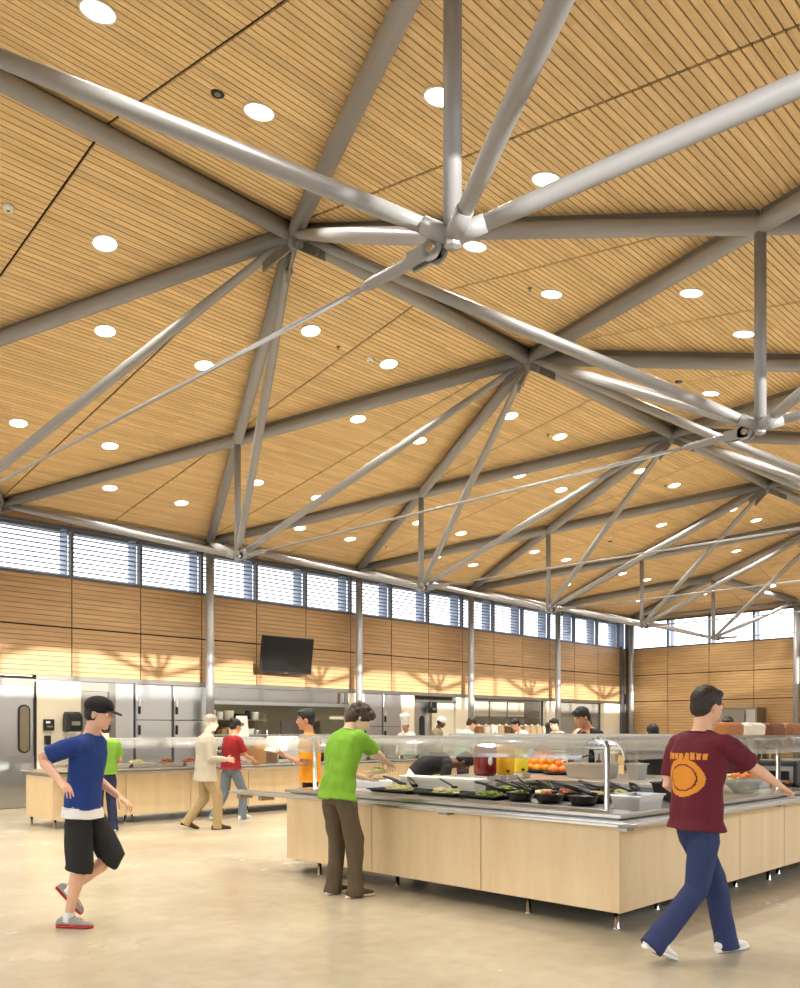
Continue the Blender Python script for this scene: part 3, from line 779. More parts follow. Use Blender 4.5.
# unseen strip lamps added to light the kitchen
for k, x in enumerate((7.5, 12.0, 14.3, 18.4, 22.3, 26.2)):
    t = thing('kitchen_fill_lamp', 'added lamp strip lighting the kitchen behind the wall, %s from the left' % ORD[k], 'ceiling light', (x, 18.9, 2.75), group='added kitchen lamps')
    MB().box(x-.6, x+.6, 18.8, 19.0, 2.70, 2.75).build('housing', 'white', t); MB().box(x-.57, x+.57, 18.83, 18.97, 2.69, 2.70).build('diffuser', 'lamp', t)
    L_d = bpy.data.lights.new('kitchen_fill_lamp', 'AREA'); L_d.shape = 'RECTANGLE'; L_d.size = 1.1; L_d.size_y = .14; L_d.energy = 38; L_d.color = (1, .93, .8)
    lo = bpy.data.objects.new('kitchen_fill_light', L_d); COL.objects.link(lo); lo.location = (x, 18.9, 2.68)
# ------------------------------------------------------------------ serving islands
XI, YI, ZT, ZB = 5.675, 3.324, .792, .139
def leg(mb_parent, x, y, h=.16):
    MB().lathe((x, y, 0), [(.028, 0), (.028, .012), (.02, .02), (.02, h)], 14).build('leg', 'chrome', mb_parent)
def cabinet(x0, x1, y0, y1, faces, label, group, legs):
    t = thing('serving_cabinet', label, 'cabinet', ((x0+x1)/2, (y0+y1)/2, 0), group=group)
    MB().box(x0+.022, x1-.022 if '+x' in faces else x1, y0+.022, y1-.022 if '+y' in faces else y1, ZB+.01, ZT-.002).build('carcass', 'matblack', t)
    g = .004
    if '-x' in faces: MB().box(x0, x0+.02, y0+g, y1-g, ZB, ZT).build('front_panel', 'maple', t)
    if '-y' in faces: MB().box(x0+g+(.018 if '-x' in faces else 0), x1-g, y0, y0+.02, ZB, ZT).build('front_panel', 'maple', t)
    if '+y' in faces: MB().box(x0+.022, x1-g, y1-.02, y1, ZB, ZT).build('end_panel', 'maple', t)
    if 'ex' in faces: MB().box(x0, x0+.02, y0+.022, y1-g, ZB, ZT).build('end_panel', 'maple', t)
    for x, y in legs: leg(t, x, y)
    return t
g1 = 'maple fronted cabinets of the near island'
cabinet(XI, 6.74, YI, 4.65, ('-x', '-y'), 'maple fronted corner cabinet of the near serving island', g1, ((XI+.07, YI+.07), (XI+.06, 4.2), (6.6, YI+.2), (6.6, 4.5)))
cabinet(XI, 6.74, 4.652, 6.0, ('-x',), 'maple fronted cabinet in the middle of the near island front', g1, ((XI+.2, 5.85), (6.6, 4.8), (6.6, 5.9)))
cabinet(XI, 6.74, 6.002, 7.329, ('-x', '+y'), 'maple fronted cabinet behind the man in the green shirt, left end of the near island', g1, ((XI+.06, 6.85), (6.6, 6.2), (6.6, 7.2)))
for k in range(7):
    a = 6.742+k*1.047
    cabinet(a, a+1.044, YI, 4.4, ('-y',), 'maple fronted cabinet of the near island\'s receding side, %s from the corner' % ORD[k+1], g1, ((a+.3, YI+.18), (a+.9, YI+.1), (a+.5, 4.3)))
XR = 6.742+7*1.047
# worktop and tray slide of the near island
t = thing('serving_worktop', 'steel worktop with tray slide running round the near serving island', 'worktop', (XI, YI, ZT))
def lpoly(e, xe, ye, ch=0.):   # L-shaped outline, e: overhang
    x0, y0 = XI-e, YI-e
    return x0, y0
MB().box(XI-.02, XR, YI-.02, 4.42, .842, .876).build('top_plate', 'counter', t, bevel=.006)
MB().box(XI-.02, 7.2, 4.421, 7.34, .842, .876).build('top_plate', 'counter', t, bevel=.006)
MB().box(XI+.03, XR, YI+.03, 4.4, ZT, .842).build('apron', 'steel_d', t)
MB().box(XI+.03, 7.15, 4.401, 7.30, ZT, .842).build('apron', 'steel_d', t)
w_ = .20
MB().prism([(XI-w_, YI-w_+.1), (XI-w_+.1, YI-w_), (XR, YI-w_), (XR, YI+.02), (XI+.02, YI+.02), (XI+.02, 8.12), (XI-w_, 8.12)], ZT+.006, ZT+.034).build('tray_slide', 'counter', t, bevel=.006)
for k in range(3):
    o = .045+k*.05
    MB().prism([(XI-w_+o, YI-w_+o), (XR, YI-w_+o), (XR, YI-w_+o+.014), (XI-w_+o+.014, YI-w_+o+.014), (XI-w_+o+.014, 8.10), (XI-w_+o, 8.10)], ZT+.034, ZT+.042).build('slide_rail', 'steel', t)
for x, y in ((XI-.1, 4.95), (XI-.1, 6.5), (7.0, YI-.1), (9.9, YI-.1), (XI-.09, YI-.09), (8.4, YI-.1)):
    MB().box(x-.05, x+.05, y-.05, y+.05, ZT-.02, ZT+.005).build('bracket', 'steel_d', t)
for x, y in ((XI-.1, 7.6), (XI-.1, 8.0)):
    MB().box(XI-.15, XI+.02, y-.03, y+.03, ZT-.05, ZT+.006).build('bracket', 'steel_d', t)
MB().box(5.93, 6.95, 3.62, 5.05, .876, .882).build('well_frame', 'steel', t, bevel=.002)
MB().box(5.93, 6.95, 5.15, 7.1, .876, .882).build('well_frame', 'steel', t, bevel=.002)
MB().box(6.2, 6.25, 3.7, 3.75, .5, .52).build('drain', 'steel_d', t)
# raised rear shelf of the island
t = thing('raised_shelf', 'raised steel shelf of the near island carrying the oranges and steel pans', 'shelf', (7.9, 5.1, .878))
MB().prism([(7.30, 3.80), (8.85, 3.80), (8.85, 6.4), (6.52, 6.4), (6.52, 5.16), (7.30, 5.16)], .965, 1.0).build('top', 'counter', t, bevel=.006)
MB().box(7.42, 7.46, 3.9, 5.25, .884, .965).box(6.6, 7.46, 5.25, 5.29, .884, .965).build('riser', 'steel_d', t)
MB().box(7.22, 8.80, 4.44, 6.38, .15, .965).build('cupboard', 'steel_d', t)
for x, y in ((7.3, 4.6), (8.7, 4.6), (8.7, 6.2), (7.3, 6.2)): leg(t, x, y)

# sneeze guards
def guard(a, b, out, label, posts, top=1.43, base=.878, depth=.42, trims='ab'):
    """a, b: ends of the post line; out: unit vector towards the customer"""
    a, b, out = V(a), V(b), V(out); d = (b-a).normalized(); L = (b-a).length
    t = thing('sneeze_guard', label, 'sneeze guard', (a.x, a.y, base), group='glass sneeze guards')
    prof = [(-depth+.12, top)]+[(.02, top)]+[(.02+.15*math.sin(q), top-.15+.15*math.cos(q)) for q in [math.pi/2*k/8 for k in range(1, 9)]]
    def strip(name, mat, th, s0, s1, pr):
        rings = []
        for s in (s0, s1):
            o = [a+d*s+out*x+V((0, 0, z)) for x, z in pr]; i = [a+d*s+out*(x-th*.7)+V((0, 0, z-th)) for x, z in pr][::-1]
            rings.append([p-V((0, 0, a.z)) for p in o+i])
        mb = MB(); mb.loft(rings, False); return mb.build(name, mat, t)
    strip('glass', 'guard', .008, 0, L, prof)
    for s0, s1, q in ((-.006, .002, 'a'), (L-.002, L+.006, 'b')):
        if q in trims: strip('end_trim', 'white', .010, s0, s1, prof)
    c0 = a+out*(.02)
    MB().obox((a+b)/2-V((0, 0, a.z))+out*-.02+V((0, 0, top+.012)), d*(L/2), out*.03, (0, 0, .010)).build('top_rail', 'alu', t)
    MB().obox((a+b)/2-V((0, 0, a.z))+out*(-depth+.12)+V((0, 0, top+.004)), d*(L/2), out*.012, (0, 0, .012)).build('back_rail', 'alu', t)
    for s in posts:
        q = a+d*s; q.z = 0
        MB().lathe(q+V((0, 0, base)), [(.045, 0), (.045, .01), (.022, .014), (.022, top-.012-base)], 16).build('post', 'steel', t)
        MB().obox(q+V((0, 0, top-.02))-out*.12, out*.2, d*.012, (0, 0, .012)).build('arm', 'steel', t)
    return t
guard((5.82, 3.64, 0), (5.82, 7.28, 0), (-1, 0, 0), 'long curved glass sneeze guard along the front of the near island', (3.39,), trims='b')
guard((5.79, 3.52, 0), (13.6, 3.52, 0), (0, -1, 0), 'long curved glass sneeze guard along the receding side of the near island', (.03, 3.4, 5.6, 7.4), trims='a', depth=.20)
guard((8.62, 4.0, 0), (8.62, 7.6, 0), (-1, 0, 0), 'glass sneeze guard on the inner side of the near island, behind the oranges', (.1,), base=1.0, top=1.44)
# rear post line standing on the island's far cabinet
g2 = 'maple fronted cabinets of the far counter'
for k in range(14):
    a = 5.53+k*1.19
    cabinet(a, a+1.187, 12.86, 13.87, ('-y', 'ex') if k == 0 else ('-y',), 'maple fronted cabinet of the far counter, %s from its left end' % ORD[k], g2, ((a+.06, 12.93), (a+.06, 13.8)) if k == 0 else ((a+.03, 12.95), (a+.6, 13.8)))
XK = 5.53+14*1.19
t = thing('serving_worktop', 'pale steel worktop of the far serving counter along the kitchen', 'worktop', (XI, 12.86, ZT))
MB().box(5.48, XK, 12.82, 13.95, .848, .876).build('top_plate', 'counter', t, bevel=.006)
MB().box(5.56, XK, 12.9, 13.85, ZT, .848).build('apron', 'steel_d', t)
MB().box(5.50, XK, 12.68, 12.83, ZT+.01, ZT+.04).build('tray_slide', 'counter', t)
guard((6.05, 13.1, 0), (9.6, 13.1, 0), (0, -1, 0), 'glass sneeze guard on the far counter, left section in front of the stainless cabinets', (.2, 2.35), top=1.36)
guard((10.9, 13.1, 0), (20.6, 13.1, 0), (0, -1, 0), 'glass sneeze guard on the far counter, right section below the hood', (.2, 2.3, 4.5, 7.0, 9.4), top=1.36)
# ------------------------------------------------------------------ food and ware
M['food_g'] = flat('salad_leaf', (136, 158, 62), .6, var=.5, bscale=200, bump=.6)
M['food_w'] = flat('pale_salad', (222, 214, 150), .6, var=.25, bscale=200, bump=.6)
M['food_r'] = flat('chopped_tomato', (190, 92, 60), .5, var=.4, bscale=200, bump=.6)
M['food_b'] = flat('brown_food', (160, 98, 50), .6, var=.4, bscale=160, bump=.6)
M['orange'] = flat('orange_peel', (250, 164, 52), .45, bump=.25, bscale=260)
M['orange2'] = flat('tangerine_peel', (242, 130, 46), .45, bump=.25, bscale=260)
M['juice_r'] = flat('cranberry_juice', (120, 12, 10), .12)
M['juice_y'] = flat('orange_juice', (244, 186, 40), .15)
M['juice_l'] = flat('lemonade', (240, 218, 60), .15)
def mound(mb, x, y, z, rx, ry, h, seed, n=14):
    random.seed(seed)
    for k in range(n):
        a = random.uniform(0, 6.28); q = random.random()**.6
        px, py = x+rx*q*math.cos(a)*.8, y+ry*q*math.sin(a)*.8
        s = random.uniform(.02, .036)*(min(rx, ry)/.12)**.5
        mb.ball((px, py, z+h*(1-q*q)*.8+.02), (s, s*random.uniform(.6, 1), s*.5), 8, 6)
    vs = [(x+rx*.85*a*math.cos(b), y+ry*.85*a*math.sin(b), z+.002+h*.85*(1-a*a)**.5) for a in (1, .9, .7, .4, .02) for b in [6.2832*m/16 for m in range(16)]]
    mb.loft([vs[m*16:m*16+16] for m in range(5)])
    return mb
def tongs(x, y, z, rz, label, mat='black', L=.26):
    c, s_ = math.cos(R(rz)), math.sin(R(rz)); d = V((c, s_, 0)); w = V((-s_, c, 0)); o = V((x, y, z))
    t = thing('serving_tongs', label, 'tongs', (x, y, z), group='black tongs and spoons on the salad bar')
    for k in (-1, 1):
        MB().path([o-d*L*.5+V((0, 0, .08)), o-d*L*.1+w*k*.02+V((0, 0, .06)), o+d*L*.3+w*k*.025+V((0, 0, .022)), o+d*L*.5+w*k*.012+V((0, 0, .008))], [.010, .011, .012, .018], 8).build('arm', mat, t)
    return t
def spoon(x, y, z, rz, label, mat='black', L=.28):
    d = V((math.cos(R(rz)), math.sin(R(rz)), 0)); o = V((x, y, z))
    t = thing('serving_spoon', label, 'spoon', (x, y, z), group='black tongs and spoons on the salad bar')
    MB().path([o-d*L*.5+V((0, 0, .085)), o+d*L*.25+V((0, 0, .03))], [.009, .008], 8).build('handle', mat, t)
    MB().ball(o+d*L*.38+V((0, 0, .02)), (.04, .03, .014), 12, 7).build('bowl', mat, t)
    return t
def crock(x, y, z, r, h, label, food, flabel, mat='black'):
    t = thing('salad_bowl', label, 'bowl', (x, y, z), group='black bowls on the salad bar')
    MB().lathe((x, y, z), [(r*.7, 0), (r*.92, h*.5), (r, h*.92), (r*1.06, h), (r*.98, h), (r*.86, h*.5), (r*.6, .012), (.001, .012)], 24).build('bowl', mat, t)
    if food:
        mb = MB(); mound(mb, x, y, z+h*.62, r*.74, r*.74, h*.40, int(x*1000+y*100))
        solo(mb, 'salad', food, flabel, 'food', (x, y, z+h*.5), kind='stuff')
def tray(x, y, z, lx, ly, label, food=None, flabel='', mat='black', rz=0):
    t = thing('serving_tray', label, 'tray', (x, y, z), group='black trays on the salad bar')
    MB().tbox(x-lx/2, x+lx/2, y-ly/2, y+ly/2, z, z+.035, .02).build('tray', mat, t)
    MB().box(x-lx/2-.01, x+lx/2+.01, y-ly/2-.025, y-ly/2, z+.024, z+.035).build('handle', mat, t)
    MB().box(x-lx/2-.01, x+lx/2+.01, y+ly/2, y+ly/2+.025, z+.024, z+.035).build('handle', mat, t)
    if food:
        mb = MB(); mound(mb, x, y, z+.014, lx*.40, ly*.42, .03, int(x*977+y*131), 26)
        solo(mb, 'salad', food, flabel, 'food', (x, y, z+.01), kind='stuff')
ZW = .884
tray(6.10, 6.05, ZW, .34, .52, 'black tray of pale salad nearest the man in the green shirt', 'food_w', 'pale shredded salad on the tray nearest the green-shirted man')
tray(6.12, 5.45, ZW, .34, .48, 'black tray of green salad in front of the white lidded box', 'food_w', 'pale salad on the tray before the white box')
tray(6.12, 4.92, ZW, .34, .40, 'black tray of chopped greens right of the white lidded box', 'food_g', 'chopped greens on the tray right of the white box')
tray(6.6, 4.62, ZW, .34, .44, 'black tray of salad behind the front bowls, below the shelf corner', 'food_w', 'pale salad on the tray below the shelf corner')
bw = [(6.10, 4.55, 'food_g', 'green salad'), (6.10, 4.25, 'food_r', 'chopped tomato'), (6.12, 3.93, None, ''), (6.40, 4.30, 'food_r', 'tomato and cucumber'), (6.42, 3.98, 'food_w', 'pale dressing'),
      (6.68, 4.22, None, ''), (6.70, 3.92, 'food_w', 'cottage cheese'), (6.42, 4.95, 'food_g', 'leaf salad'), (6.72, 4.98, None, '')]
wh = ['front row, left', 'front row, middle', 'front row, right by the guard post', 'middle row, centre', 'middle row, right', 'rear row, centre', 'rear row, right', 'below the juice shelf', 'rear row, below the juice shelf', 'beside the white box']
for (x, y, f, fl), w in zip(bw, wh):
    crock(x, y, ZW, .125, .075, 'black salad bowl%s on the salad bar, %s' % (' of '+fl if fl else ', empty', w), f, '%s in the bowl at the %s' % (fl, w))
random.seed(11)
k = 0
for x, y, rz in ((6.12, 5.9, 60), (6.15, 6.18, 100), (6.10, 5.4, 75), (6.1, 4.9, 120), (6.12, 4.55, 80), (6.14, 4.25, 50), (6.42, 4.3, 110), (6.66, 4.22, 70), (6.45, 3.98, 140), (6.70, 3.92, 95), (6.12, 3.95, 100), (6.72, 4.98, 60), (6.45, 4.95, 115), (6.6, 4.62, 85)):
    k += 1
    lb = 'black %s lying on the salad bar, %s from the left end'
    (tongs if k % 3 else spoon)(x, y, ZW+(.078 if y < 4.56 else .066), rz+180, lb % ('tongs' if k % 3 else 'spoon', ORD[k-1]))
# white lidded box and its neighbour
t = thing('cold_box', 'large white rectangular lidded food box on the salad bar', 'food box', (6.4, 5.75, ZW))
MB().tbox(6.31, 6.50, 5.25, 6.25, ZW, ZW+.13, .02).build('tub', 'white', t); MB().box(6.30, 6.51, 5.24, 6.26, ZW+.13, ZW+.15).build('lid', 'white', t, bevel=.008)
t = thing('cold_box', 'low white food tub at the left end of the salad bar', 'food box', (6.41, 6.68, ZW))
MB().tbox(6.31, 6.51, 6.36, 7.0, ZW, ZW+.07, .02).build('tub', 'white', t); MB().box(6.30, 6.52, 6.35, 7.01, ZW+.07, ZW+.088).build('lid', 'white', t, bevel=.006)
MB().box(6.36, 6.46, 6.6, 6.75, ZW+.088, ZW+.105).build('handle', 'grey', t)
# juice dispensers
def juice(x, y, mat, label, r=.115, h=.36):
    z = 1.002
    t = thing('juice_dispenser', label, 'juice dispenser', (x, y, z), group='juice dispensers on the island shelf')
    MB().box(x-r, x+r, y-r, y+r, z, z+.05).build('base', 'steel', t, bevel=.008)
    MB().lathe((x, y, z+.05), [(r*.86, 0), (r, .03), (r, h), (r*.92, h+.01), (.001, h+.01)], 24).build('tank', mat, t)
    MB().lathe((x, y, z+.06+h), [(r*1.04, 0), (r*1.04, .025), (r*.4, .04), (.001, .045)], 24).build('lid', 'guard', t)
    MB().tube((x-r*.6, y-r*.75, z+.09), (x-r*.95, y-r*1.15, z+.085), .014, 10).build('tap', 'black', t)
juice(6.68, 5.42, 'juice_r', 'dark red juice dispenser on the raised island shelf', .115, .30)
MB().ball((6.68-.05, 5.42-.105, 1.2), (.03, .012, .045), 14, 8).build('round_label', 'white', [o for o in bpy.data.objects if o.name.startswith('juice_dispenser')][-1])
juice(6.98, 5.40, 'juice_y', 'orange juice dispenser right of the dark red one', .095, .30)
juice(7.35, 5.48, 'juice_l', 'yellow lemonade dispenser beside the heap of oranges', .075, .25)
# oranges
def heap(cx, cy, z, r, nb, levels, mat, name, label, top, group):
    k = 0
    for l in range(levels):
        R_ = nb-l; zz = z+r*.98+l*r*1.62
        for ring in range(R_):
            n = 1 if ring == 0 else 6*ring
            for q in range(n):
                if ring == R_-1 and R_ > 2 and q % 5 == 4: continue
                a = 2*math.pi*q/n+l*.5
                x, y = cx+ring*r*1.96*math.cos(a), cy+ring*r*1.96*math.sin(a)
                mb = MB().ball((x, y, zz+ring*0), r, 14, 9); k += 1
                o = solo(mb, name, mat, top if (l == levels-1 and ring == 0) else label, 'orange', (x, y, zz), None if (l == levels-1 and ring == 0) else group)
t = thing('fruit_tray', 'round black tray under the large heap of oranges', 'tray', (8.55, 6.03, 1.002))
MB().lathe((8.55, 6.03, 1.002), [(.28, 0), (.335, .012), (.35, .03), (.34, .03), (.28, .013), (.001, .013)], 28).build('tray', 'black', t); MB().lathe((8.55, 6.03, 1.002), [(.346, .028), (.354, .034), (.346, .036), (.346, .028)], 28, caps=False).build('rim', 'matblack', t)
heap(8.55, 6.03, 1.018, .045, 4, 4, 'orange', 'orange', 'orange in the large heap on the raised shelf', 'topmost orange of the large heap on the raised shelf', 'oranges in the large heap')
t = thing('fruit_tray', 'small black tray of darker oranges right of the large heap', 'tray', (8.20, 5.58, 1.002))
MB().lathe((8.20, 5.58, 1.002), [(.15, 0), (.17, .012), (.18, .026), (.17, .026), (.15, .012), (.001, .012)], 24).build('tray', 'black', t); MB().lathe((8.20, 5.58, 1.002), [(.178, .024), (.186, .03), (.178, .032), (.178, .024)], 24, caps=False).build('rim', 'matblack', t)
heap(8.20, 5.58, 1.017, .04, 2, 2, 'orange2', 'orange', 'dark orange fruit on the small tray beside the large heap', 'topmost dark orange fruit on the small tray', 'dark oranges on the small tray')
# steel pans, plates, cups on the shelf
def pan(x0, x1, y0, y1, z, h, label, mat='steel', tp=.02, n='steam_pan'):
    t = thing(n, label, 'pan', ((x0+x1)/2, (y0+y1)/2, z), group='steel food pans')
    MB().tbox(x0, x1, y0, y1, z, z+h, tp).build('body', mat, t)
    MB().box(x0+tp+.01, x1-tp-.01, y0+tp+.01, y1-tp-.01, z+.01, z+h*.7).build('contents', 'food_b', t)
    return t
pan(7.72, 8.0, 4.69, 5.18, 1.002, .15, 'large steel pan with black ladles on the raised shelf')
for k, (x, y) in enumerate(((7.82, 5.06), (7.86, 4.85))): spoon(x, y, 1.16, 150+60*k, 'black ladle in the steel pan on the raised shelf, %s' % ('left' if k == 0 else 'right'))
pan(7.88, 8.06, 4.40, 4.55, 1.002, .16, 'small deep steel pan on the raised shelf right of the guard post')
for k in range(6):
    solo(MB().lathe((8.2, 4.60, 1.002+k*.0165), [(.05, 0), (.10, .012), (.105, .016), (.05, .006), (.001, .006)], 20), 'plate', 'white', 'white plate in the stack on the raised shelf' if k < 5 else 'top white plate of the stack on the raised shelf', 'plate', (8.2, 4.60, 1.002+k*.0165), 'stacked plates on the raised shelf' if k < 5 else None)
def cup(x, y, z, label, mat='white', r=.05, h=.12):
    t = thing('cup', label, 'cup', (x, y, z))
    MB().lathe((x, y, z), [(r*.75, 0), (r, h), (r*1.06, h), (r*.9, h-.005), (r*.7, .008), (.001, .008)], 18).build('body', mat, t)
    MB().lathe((x, y, z+h), [(r*1.05, -.012), (r*1.12, 0), (r*1.05, .006), (r*1.05, -.012)], 18, caps=False).build('rim', mat, t)
cup(8.7, 5.35, 1.002, 'tall white cup on the raised shelf behind the small oranges', 'white', .07, .26)
cup(8.55, 5.1, 1.002, 'white carton cup behind the large steel pan', 'cream', .06, .24)
cup(8.74, 5.64, 1.002, 'white paper tub right behind the small heap of oranges', 'white', .10, .30)
# near corner pan, tongs and black bin
pan(6.02, 6.40, 3.35, 3.61, ZW-.006, .115, 'steel pan at the near corner of the island with black tongs across it')
t = thing('cutlery_bin', 'black plastic bin beside the steel pan at the island corner', 'bin', (7.08, 3.66, ZW))
MB().tbox(6.97, 7.19, 3.55, 3.77, ZW-.004, ZW+.16, .03).build('bin', 'black', t); MB().box(7.01, 7.15, 3.59, 3.73, ZW+.005, ZW+.1).build('contents', 'matblack', t)
tongs(6.22, 3.52, ZW+.12, 20, 'long black tongs lying across the steel pan at the island corner', 'black', .34)
tongs(7.05, 3.66, ZW+.15, 200, 'black tongs with red handle tips standing in the black bin', 'black', .36)
# receding side: bowl, toaster, boards, bread on the guard
t = thing('salad_bowl', 'wide clear bowl of salad and tomatoes on the receding side of the island', 'bowl', (8.5, 3.60, ZW-.006))
MB().lathe((8.5, 3.60, ZW-.006), [(.09, 0), (.17, .09), (.19, .16), (.18, .16), (.16, .09), (.08, .01), (.001, .01)], 24).build('bowl', 'guard', t)
solo(mound(MB(), 8.5, 3.75, ZW+.085, .11, .11, .08, 4, 30), 'salad', 'food_w', 'pale salad heaped in the wide clear bowl', 'food', (8.5, 3.60, ZW+.03), kind='stuff')
for k in range(7):
    a = k*.9; q = .09
    solo(MB().ball((8.5+q*math.cos(a), 3.60+q*math.sin(a), ZW+.165), .026, 12, 8), 'cherry_tomato', 'orange2', 'cherry tomato on the salad in the wide clear bowl', 'tomato', (8.5+q*math.cos(a), 3.60+q*math.sin(a), ZW+.165), 'cherry tomatoes in the clear bowl')
t = thing('toaster', 'black and steel conveyor toaster on the receding side of the island', 'toaster', (10.1, 3.75, .878))
MB().box(9.78, 10.5, 3.55, 3.98, .90, 1.17).build('body', 'black', t, bevel=.03); MB().box(9.765, 9.78, 3.58, 3.95, .92, 1.10).build('front_plate', 'steel_d', t)
MB().box(9.76, 9.766, 3.62, 3.90, .95, 1.05).build('opening', 'screen', t)
for k in range(3): MB().tube((9.766, 3.63+k*.1, .928), (9.74, 3.63+k*.1, .928), .016, 10).build('knob', 'white' if k else 'food_r', t)
for x in (9.85, 10.43):
    for y in (3.6, 3.93): MB().tube((x, y, .878), (x, y, .9), .02, 8).build('foot', 'matblack', t)
for k, (x, y, w, h, m, lb) in enumerate(((7.6, 3.63, .2, .10, 'steel', 'steel tub on the receding side next to the black bin'), (9.25, 3.8, .3, .12, 'steel', 'steel tub between the clear bowl and the toaster'), (11.2, 3.8, .3, .2, 'white', 'white tub beyond the toaster'), (11.9, 3.8, .3, .15, 'steel_d', 'dull steel tub beyond the toaster'))):
    pan(x-w/2, x+w/2, y-.13, y+.13, .878, h, lb, m)
bl = [('brown crusty', (176, 110, 56)), ('white bagged', (232, 222, 204)), ('dark rye', (120, 66, 36)), ('wholemeal', (150, 96, 58)), ('white bagged', (226, 214, 196)), ('seeded', (166, 118, 76)), ('pale bagged', (222, 206, 180)), ('white bagged', (236, 228, 214))]
for k, (nm, c) in enumerate(bl):
    x = 7.78+k*.5
    t = thing('bread_loaf', '%s loaf lying on top of the sneeze guard, %s along' % (nm, ORD[k]), 'bread', (x, 3.36, 1.452), group='bread loaves on the sneeze guard')
    pr = [(-.07, 0), (.07, 0), (.078, .06), (.07, .10), (.035, .122), (-.035, .122), (-.07, .10), (-.078, .06)]
    MB().loft([[(x+dx, 3.42+a*s_, 1.453+b*s_) for a, b in pr] for dx, s_ in ((-.17, .82), (-.15, 1), (.13, 1), (.17, .8))], False).build('loaf', flat('crust_%d' % k, c, .6, var=.25, bscale=40), t, bevel=.012)
    MB().path([(x+.16, 3.42, 1.52), (x+.20, 3.42, 1.525), (x+.24, 3.42, 1.53)], [.05, .014, .04], 10).build('bag_end', 'white' if k % 2 else 'guard', t)
# far counter ware
random.seed(9)
fx = [(6.75, 'food_w', 'pale food'), (7.2, 'food_w', 'pale sandwiches'), (7.75, 'food_b', 'baked pasta'), (8.2, 'food_r', 'red vegetables'), (8.65, 'food_b', 'roast chicken')]
for k, (x, f, fl) in enumerate(fx):
    pan(x-.2, x+.2, 13.16, 13.62, .878, .07, 'shallow steel pan of %s on the far counter, %s from the left' % (fl, ORD[k]))
    solo(mound(MB(), x, 13.39, .93, .15, .18, .06, k+40, 24), 'cooked_food', f, '%s heaped in the %s far counter pan' % (fl, ORD[k]), 'food', (x, 13.39, .93), kind='stuff')
for x, lb in ((6.6, 'black ladle in the first far counter pan'), (8.75, 'black ladle in the last far counter pan')): spoon(x, 13.2, .95, 60, lb)
t = thing('rice_cooker', 'white domed soup kettle cover on the far counter', 'soup kettle', (10.3, 13.4, .878))
MB().box(9.98, 10.62, 13.15, 13.7, .878, 1.12).build('body', 'steel', t, bevel=.02)
MB().loft([[(10.3+sx*(.32-q*.3), 13.42+sy*(.27-q*.3), 1.12+q) for sx, sy in ((-1, -1), (1, -1), (1, 1), (-1, 1))] for q in (0, .02, .14, .26, .27)], False).build('cover', 'white', t, bevel=.02)
MB().box(10.0, 10.2, 13.14, 13.15, .95, 1.03).build('control', 'black', t)
t = thing('grill_press', 'black contact grill next to the white domed kettle', 'grill', (10.95, 13.35, .878))
MB().box(10.75, 11.2, 13.15, 13.55, .878, .98).build('base', 'black', t, bevel=.02); MB().box(10.76, 11.19, 13.17, 13.55, 1.0, 1.08).build('lid', 'black', t, bevel=.02)
MB().path([(10.8, 13.16, 1.04), (10.8, 13.06, 1.08), (11.15, 13.06, 1.08), (11.15, 13.16, 1.04)], .014, 8).build('handle', 'chrome', t)
solo(MB().box(9.45, 9.85, 13.35, 13.7, .878, 1.32), 'cardboard_box', 'cardboard', 'brown cardboard box on the far counter behind the woman in red', 'box', (9.65, 13.5, .878))
pan(9.1, 9.4, 13.16, 13.42, .878, .14, 'steel tub beside the cardboard box on the far counter')
sign_stand(9.62, 13.80, 1.38, .26, .38, 'tall white card sign over the far counter behind the woman in red')
t = thing('sign_shelf', 'small steel shelf holding the tall white card sign', 'shelf', (9.6, 13.8, .878))
MB().box(9.25, 9.95, 13.72, 13.9, 1.36, 1.38).build('top', 'steel', t)
for x in (9.28, 9.92): MB().tube((x, 13.81, .878), (x, 13.81, 1.36), .012, 8).build('upright', 'chrome', t)
for k, x in enumerate((11.6, 12.1, 12.6, 13.1, 13.6, 14.1)):
    pan(x-.2, x+.2, 13.16, 13.6, .878, .08, 'shallow steel pan on the far counter below the hood, %s from the grill' % ORD[k])
for k, x in enumerate((14.9, 15.6, 16.3, 17.0, 17.7, 18.4, 19.1)):
    crock(x, 13.3, .878, .14, .09, '%s bowl far along the kitchen counter, %s from the steel pans' % ('white' if k % 2 else 'steel', ORD[k]), ('food_r', 'food_w', 'food_g')[k % 3], 'food in the %s bowl far along the kitchen counter' % ORD[k], 'white' if k % 2 else 'steel')
